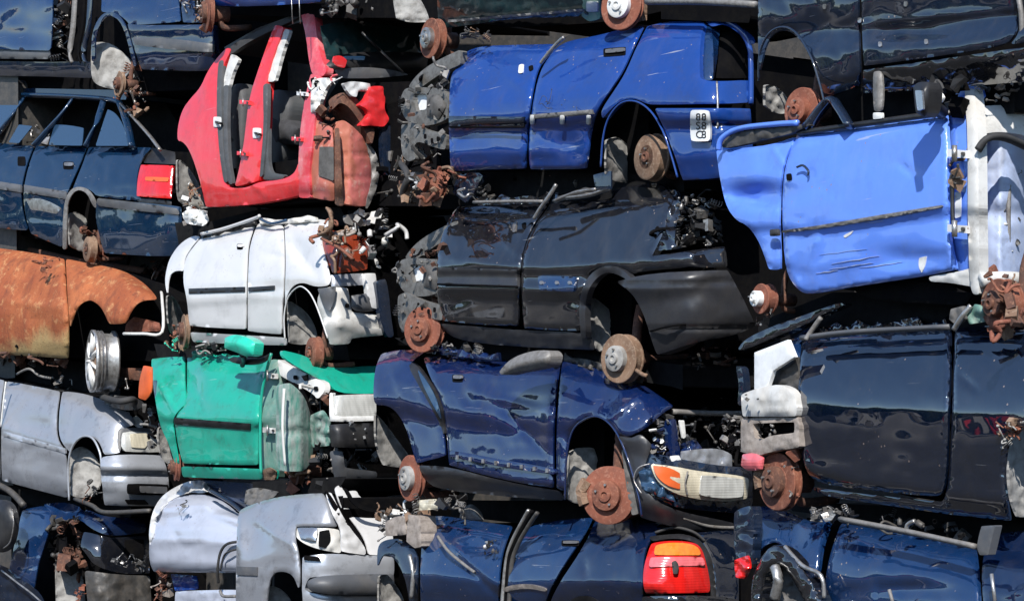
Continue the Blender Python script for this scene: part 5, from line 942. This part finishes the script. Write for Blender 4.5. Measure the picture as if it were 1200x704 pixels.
c.panel('window_frame_stub',[(1023,84),(1033,83),(1035,110),(1033,130),(1024,131),(1023,110)],M['frame_grey'],surf=-.04,puff=.02,er=0); c.panel('window_frame_foot',[(1023,132),(1034,132),(1034,139),(1023,140)],M['white_plastic'],surf=-.03)
c.tube('mirror_frame_triangle',[(945,150,-.05),(972,118,-.08),(984,128,-.05),(996,148,-.02)],.03,M['slate_navy'],flat=.6); c.tube('window_belt_trim',[(936,156,-.06),(1000,147,-.05),(1108,132,-.05)],.014,M['black_plastic'])
roof(c,[(965,112),(1215,92),(1215,128),(1110,134),(1000,146),(960,150)],w0=-.25)

rs=random.Random(5)
def scrapes(c,parent,box,n,mat,surf='side',L=(8,26),h=(.8,2.2),ang=(-.5,.3)):
    for i in range(n):
        x,y=rs.uniform(box[0],box[2]),rs.uniform(box[1],box[3]); ln=rs.uniform(*L); a=rs.uniform(*ang); hh=rs.uniform(*h); up=[];dn=[]
        for k in range(6):
            q=k/5; w_=hh*math.sin(max(.08,q*.92)*3.14)*rs.uniform(.6,1.2); px=x+ln*q*math.cos(a); py=y+ln*q*math.sin(a)+rs.uniform(-.5,.5); up.append((px,py-w_/2)); dn.append((px,py+w_/2))
        try: c.panel('scrape_mark',up+dn[::-1],mat,surf=surf,off=.0035,rim=.002,res=2.5,er=0,ck=0,parent=parent)
        except Exception as ex: print('scrape',ex)
scrapes(c,d,(935,290,1050,322),6,M['blue_inner'],L=(18,60),h=(.4,1.1),ang=(-.2,-.12)); scrapes(c,d,(980,250,1060,300),2,M['blue_inner'],L=(14,30),h=(.4,.9),ang=(-.2,-.12))
# ---- O dark right
IB=M['ink_blue']
c=Car('crushed_car','glossy near black car with white panels at its stripped end, below the light blue body','wrecked car',1010,9.85,60,1240,[(860,400),(937,392),(1000,388),(1115,383),(1260,378)],[(860,560),(945,565),(1000,582),(1110,600),(1200,612),(1260,616)],k=.2,sec=[(-.3,-.12),(0,-.03),(.06,-.005),(.12,0),(.46,.0),(.50,-.0005),(.54,-.002),(.58,-.0045),(.64,-.009),(.8,-.026),(.9,-.032),(1,-.09)],tilt=.17,texp=1.45,crk=.0008,nc=2,dents=[],creases=[],wav=.0035)
c.shell(945,1240,top=6,bot=6)
c.panel('front_door',[(941,396),(1000,390),(1114,384),(1113,440),(1111,500),(1109,560),(1104,578),(1095,582),(1000,572),(958,566),(944,552),(937,520),(935,470),(937,420)],IB,surf='side',er=.012)
c.panel('rocker_panel',[(950,570),(1000,577),(1105,588),(1112,566),(1115,500),(1117,440),(1119,384),(1180,380),(1260,378),(1260,500),(1192,500),(1180,520),(1176,560),(1184,610),(1110,602),(1000,586),(962,580)],IB,surf='side',er=.012,off=-.004)
c.tube('door_window_seal',[(940,396,-.04),(1000,389,-.045),(1114,383,-.05)],.018,M['grey_plastic'],flat=.7)
c.panel('rear_corner_panel',[(925,398),(938,390),(948,384),(944,396),(936,402),(938,420),(932,416)],M['steel_blue'],surf='side',off=-.01); c.panel('window_pillar',[(864,410),(872,398),(900,384),(940,370),(984,354),(990,357),(962,369),(940,382),(905,396),(878,408)],M['black_paint'],surf=-.1,rim=.05,crum=.01); c.tube('pillar_edge',[(944,398,-.02),(952,386,-.04),(962,372,-.05)],.012,M['frame_grey'])
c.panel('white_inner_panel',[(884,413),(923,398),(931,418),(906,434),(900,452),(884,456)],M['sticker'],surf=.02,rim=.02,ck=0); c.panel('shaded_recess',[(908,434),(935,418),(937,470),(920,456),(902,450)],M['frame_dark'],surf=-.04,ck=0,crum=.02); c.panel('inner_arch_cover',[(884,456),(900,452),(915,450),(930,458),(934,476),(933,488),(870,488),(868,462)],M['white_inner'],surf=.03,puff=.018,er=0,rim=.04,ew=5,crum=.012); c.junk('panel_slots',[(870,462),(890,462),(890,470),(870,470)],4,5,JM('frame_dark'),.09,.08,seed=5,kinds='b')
c.panel('bumper_bracket',[(868,490),(936,488),(937,524),(902,529),(886,535),(868,526)],M['beige_plastic'],surf=.02,crum=.008,rim=.04,holes=[[(882,496),(931,494),(931,507),(902,510),(894,515),(884,513)]]); c.panel('arch_opening',[(880,492),(932,492),(930,508),(896,514),(882,508)],M['undercoat'],surf=-.05); c.junk('bracket_clips',[(884,494),(912,494),(908,512),(886,512)],10,9,JM('frame_grey','undercoat'),.03,-.02,seed=5)
c.panel('side_bar',[(862,428),(869,430),(872,452),(871,476),(864,474),(866,452)],M['slate_navy'],surf=.0,rim=.04); c.junk('corner_scrap',[(848,490),(872,486),(872,520),(850,520)],14,13,JM('frame_grey','black_plastic','undercoat'),.0,-.2,seed=5)
c.hull('stripped_end',[(868,410),(940,396),(946,560),(905,556),(868,520)],M['undercoat'],-.18,-1.4)
c.panel('pink_lens',[(870,532),(884,530),(894,536),(892,550),(876,552),(868,545)],M['pink_lens'],surf=.02,puff=.02,er=0); c.disc(909,564,34,58,w=-.02,mat=M['rust'],hubm=M['rust_dark'],th=.04,caliper=.2); c.junk('hub_parts',[(918,520),(934,520),(936,580),(922,584)],18,14,JM('rust_pale','frame_grey','rust_bright','rust_dark'),-.02,-.2,seed=5)
c.liner([(1178,512),(1188,500),(1215,500),(1215,605),(1190,606),(1180,580)],mat=M['liner'],w0=-.03,w1=-.3); c.junk('rusty_arch_edge',[(1168,500),(1200,486),(1200,500),(1180,520),(1174,530)],16,13,JM('rust_pale','rust','liner'),.03,-.05,seed=5)
c.tube('door_pillar_chrome',[(1118,386,.0),(1128,370,.0),(1138,358,-.02)],.012,M['alu']); c.panel('mirror_mount',[(1114,362),(1130,358),(1132,374),(1122,382),(1112,374)],M['liner_dark'],surf=-.02,crum=.03); c.panel('scuttle_panel',[(1132,372),(1142,356),(1160,360),(1158,376),(1136,380)],M['green_inner'],surf=-.03,crum=.03)
roof(c,[(900,380),(985,346),(1215,345),(1215,380),(1115,384),(1000,390),(940,396),(900,404)],w0=-.25)

roofedge(c,960,1110,14,'ink_blue',seed=10,w=-.2)
# ---- T bottom right
c=Car('crushed_car','blue body with folded wing in the bottom row, under the glossy near black car','wrecked car',1010,9.8,60,1260,[(855,592),(925,600),(975,604),(1145,640),(1260,655)],[(855,860),(1260,900)],k=.2,sec=[(-.3,-.2),(0,-.12),(.06,-.04),(.18,.02),(.28,.02),(.4,-.04),(.6,-.03),(1,-.09)],dents=[(930,625,14,22,.03),(1060,690,50,10,.03)],creases=[(975,610,962,680,6,-.04),(900,640,960,690,6,.03)],wav=.009)
c.shell(890,1260,top=14,bot=0,w0=-.35)
c.panel('front_wing',[(882,596),(900,592),(925,600),(950,612),(962,608),(976,600),(972,618),(964,640),(960,672),(952,674),(940,662),(926,644),(910,634),(896,638),(886,650)],M['steel_blue'],surf='side',er=.014); c.tube('wing_lower_edge',[(920,640,.02),(940,662,.03),(962,674,.03),(966,700,.02)],.010,M['alu'])
d=c.panel('front_door',[(986,612),(1060,626),(1143,643),(1146,670),(1150,730),(970,730),(966,690),(970,660),(978,632)],M['steel_blue'],surf='side',er=.014)
c.tube('door_top_edge',[(986,608,-.0),(1060,622,-.01),(1143,640,-.01)],.022,M['frame_grey'],flat=.6); c.panel('rear_quarter_panel',[(1160,630),(1180,622),(1260,622),(1260,740),(1156,740),(1150,680),(1152,650)],M['navy'],surf='side'); c.panel('window_pillar',[(1144,640),(1150,616),(1166,615),(1158,650),(1148,650)],M['grey_plastic'],surf=-.0,rim=.04)
c.panel('folded_side_rail',[(860,600),(870,594),(882,592),(884,610),(882,640),(880,665),(866,668),(860,640)],M['slate_navy'],surf=.0,crum=.03,cs=.06,rim=.05); c.panel('smashed_lamp',[(860,656),(876,650),(880,664),(872,678),(862,676)],M['red_lens'],surf=.03,crum=.03)
c.panel('bumper_roll',[(880,690),(884,668),(896,646),(908,637),(922,644),(938,662),(952,682),(964,706),(968,730),(950,730),(944,706),(930,680),(916,662),(904,664),(894,684),(890,730),(880,730)],M['black_paint'],surf=.05,rim=.06,er=.02,ew=5,crum=.02); c.panel('inner_arch',[(884,680),(896,660),(914,656),(934,676),(946,704),(946,730),(884,730)],M['liner_dark'],surf=-.05,crum=.04); c.tube('chrome_strip',[(908,664,.05),(912,680,.06),(908,700,.05)],.025,M['alu'])
c.junk('scuttle_parts',[(940,600),(1000,596),(1000,606),(960,612)],22,14,JM('frame_dark','frame_grey','black_plastic','steel'),.0,-.15,seed=5); c.tube('wiper_hook',[(1062,622,-.05),(1064,614,-.05),(1072,610,-.05)],.010,M['alu']); c.junk('dashboard_parts',[(1020,604),(1130,612),(1130,632),(1050,620)],26,20,JM('interior','undercoat','frame_dark','black_plastic'),-.15,-.5,seed=5)
c.tube('crease_edge',[(1042,690,.03),(1048,712,.02)],.008,M['frame_grey']); c.tube('quarter_trim',[(1162,672,.01),(1166,704,.02)],.008,M['alu']); roof(c,[(905,590),(1215,605),(1215,640),(1145,640),(975,604),(910,596)],w0=-.4)

# ================================================================ surroundings
def grid_ground():
    vs=[(-400,-400,0),(400,-400,0),(400,400,0),(-400,400,0)]
    t=NT('gravel'); n1=t.noise(.35,6,.7); n2=t.noise(14,8,.75)
    x=t.mix(t.ramp(n1,[(.35,0.0),(.65,1.0)]),(.30,.27,.23),(.19,.17,.145)); x=t.mix(t.ramp(n2,[(.45,0.0),(.65,.6)]),x,(.10,.09,.08)); sp=t.n('ShaderNodeSeparateXYZ'); t.l(t.tc.outputs['Object'],sp.inputs[0]); ad=t.n('ShaderNodeMath',operation='MULTIPLY_ADD'); t.l(t.noise(.12,5,.6),ad.inputs[0]); ad.inputs[1].default_value=14; t.l(sp.outputs[0],ad.inputs[2])
    mr=t.n('ShaderNodeMapRange'); mr.inputs['From Min'].default_value=-16; mr.inputs['From Max'].default_value=-3; mr.inputs['To Min'].default_value=0; mr.inputs['To Max'].default_value=1; t.l(ad.outputs[0],mr.inputs[0])
    x=t.mix(mr.outputs[0],x,t.mix(t.ramp(n1,[(.35,0.0),(.65,1.0)]),(.035,.033,.031),(.06,.055,.05)))
    t.set('Base Color',x); t.set('Roughness',.95); t.bump(n2,.8,.03)
    o=link('ground',vs,[(0,1,2,3)],t.m,None,False); o['kind']='structure'
grid_ground()
def woods():
    rn=random.Random(4); vs=[];fs=[]
    t=NT('foliage'); x=t.mix(t.ramp(t.noise(1.5,6,.7),[(.4,0.0),(.6,1.0)]),(.05,.075,.03),(.015,.028,.012)); t.set('Base Color',x); t.set('Roughness',.9)
    for i in range(230):
        a=i/230*2*math.pi; r=70+rn.uniform(-8,10); h=rn.uniform(4.5,9.5); cx,cy=r*math.cos(a),r*math.sin(a)+10; R=rn.uniform(2,3.5)
        k=len(vs); nu,nv=10,7
        for j in range(nv):
            for q in range(nu):
                th=2*math.pi*q/nu; ph=j/(nv-1)*math.pi; f=1+.35*noise.noise(Vector((q*.9,j*.9,i)))
                vs.append((cx+R*f*math.cos(th)*math.sin(ph),cy+R*f*math.sin(th)*math.sin(ph),h/2*(1-math.cos(ph)*f*1.0)-.3))
        for j in range(nv-1):
            for q in range(nu): fs.append((k+j*nu+q,k+j*nu+(q+1)%nu,k+(j+1)*nu+(q+1)%nu,k+(j+1)*nu+q))
    o=link('woodland',vs,fs,t.m,None,False); o['kind']='stuff'; o['label']='distant belt of dark trees round the scrap yard'; o['category']='woodland'
woods()
# ---- generic scrap cars: dark hulks behind the front stacks, and a few across the yard
def hulk(name,label,loc,rz,mat,group=None,z=0,crush=True):
    r=bpy.data.objects.new(name,None); COL.objects.link(r); r.location=(*loc,z); r.rotation_euler=(0,0,rz); r['label']=label; r['category']='wrecked car'
    if group: r['group']=group
    hh=.86 if crush else 1.35
    prof=[(-2,.12),(-2.02,.55),(-1.9,.9),(-1.2,.98),(-.7,1.0),(.9,1.0),(1.5,.95),(2.0,.9),(2.03,.12)] if crush else [(-2,.28),(-2.02,.55),(-1.9,.75),(-1.2,.82),(-.7,hh),(.9,hh),(1.5,.8),(2.0,.72),(2.03,.3)]
    n=len(prof); a=[(x,-.8,zz) for x,zz in prof]; b=[(x,.8,zz) for x,zz in prof]
    fs=[tuple(range(n)),tuple(range(2*n-1,n-1,-1))]+[(i,(i+1)%n,n+(i+1)%n,n+i) for i in range(n)]
    o=link('body',a+b,fs,mat,r,False); bv=o.modifiers.new('b','BEVEL'); bv.width=.07; bv.segments=3
    for sx,side in ((-1.25,-1),(1.25,-1),(-1.25,1),(1.25,1)):
        vs=[];f2=[]
        for y in ((-.83,-.62) if side<0 else (.62,.83)):
            for i in range(20): t=2*math.pi*i/20; vs.append((sx+.3*math.cos(t),y,.3+.3*math.sin(t)))
        for q in (0,):
            for i in range(20): f2.append((q*20+i,q*20+(i+1)%20,(q+1)*20+(i+1)%20,(q+1)*20+i))
            f2+= [tuple(q*20+i for i in range(20))[::-1],tuple((q+1)*20+i for i in range(20))]
        link('wheel',vs,f2,MATS['rubber'],r,False)
    w=[(-.95,-.815,.8),(.95,-.815,.8),(.7,-.815,hh-.03),(-.6,-.815,hh-.03)]
    if not crush:
        link('side_window',w,[(0,1,2,3)],MATS['window_glass'],r,False); link('side_window',[(x,-y,z_) for x,y,z_ in w],[(3,2,1,0)],MATS['window_glass'],r,False)
    return r
def proto_copy(src,loc,z,rz,label=None):
    c=src.copy(); COL.objects.link(c); c.location=(*loc,z); c.rotation_euler=(0,0,rz)
    for ch in list(src.children): d=ch.copy(); COL.objects.link(d); d.parent=c
    if label: c['label']=label
    return c
BL='dark crushed car body in the shade behind the front stacks'
src=None
line=[((-7.6,21.3),46),((-4.6,19.6),50),((-1.8,17.2),52),((.9,15.3),55),((3.2,12.6),60),((4.6,9.6),60)]
for (x,y),yaw in line:
    for k in range(5):
        y_=math.radians(yaw); off=2.5; z=k*1.02+.1; px,py=x+math.sin(y_)*2.75,y+math.cos(y_)*2.75
        if src is None: src=hulk('crushed_hulk',BL,(px,py),-y_,MATS['frame_dark'],'crushed hulks behind the front stacks',z)
        else: proto_copy(src,(px,py),z,-y_)
PL='dark scrap car in the loose row of stacked cars across the yard'
n=0
for (x,y),rz in (((-20,6),.3),((-22,11),.2),((-23.5,16),.35),((-25,21.5),.25),((-27,27),.3),((-29,33),.2)):
    for k in range(1+(n*7)%3):
        o=proto_copy(src,(x+.3*k,y-.2*k),k*1.02-.1,rz+math.pi/2); o['label']=PL; o['group']='scrap cars across the yard'
    n+=1
hulk('parked_car','red car parked across the yard in front of the dark scrap cars',(-19,14.2),1.2,MATS['red_paint'],None,0,False)
hulk('parked_car','white car parked across the yard in front of the dark scrap cars',(-21,24),1.0,MATS['white_paint'],None,0,False)
# ================================================================ light, sky, camera
SUN_EL,SUN_AZ=math.radians(40),math.radians(-9)  # azimuth measured from behind the camera, + = to the right
L=Vector((math.sin(SUN_AZ)*math.cos(SUN_EL),-math.cos(SUN_AZ)*math.cos(SUN_EL),math.sin(SUN_EL)))
sd=bpy.data.lights.new('Sun','SUN'); sd.energy=4.6; sd.angle=math.radians(.53); sd.color=(1,.96,.9)
so=bpy.data.objects.new('Sun',sd); COL.objects.link(so); so.rotation_euler=L.to_track_quat('Z','Y').to_euler()
W=bpy.data.worlds.new('World'); SC.world=W; W.use_nodes=True; nt=W.node_tree; bg=nt.nodes['Background']
sky=nt.nodes.new('ShaderNodeTexSky'); sky.sky_type='NISHITA'; sky.sun_disc=False; sky.sun_elevation=SUN_EL; sky.sun_rotation=math.atan2(L.x,L.y); sky.air_density=1.0; sky.dust_density=.15; sky.ozone_density=3
nt.links.new(sky.outputs[0],bg.inputs[0]); bg.inputs[1].default_value=.15
cd=bpy.data.cameras.new('Camera'); co=bpy.data.objects.new('Camera',cd); COL.objects.link(co); co.location=CAM; co.rotation_euler=(math.pi/2+PITCH,0,0)
cd.sensor_width=36; cd.lens=36*F/1200; cd.clip_end=1500; cd.clip_start=.1; SC.camera=co
SC.view_settings.view_transform='Standard'; SC.view_settings.look='None'; SC.view_settings.gamma=1; SC.view_settings.exposure=.33; SC.view_settings.use_curve_mapping=False
SC.cycles.max_bounces=6; SC.cycles.caustics_reflective=False; SC.cycles.caustics_refractive=False
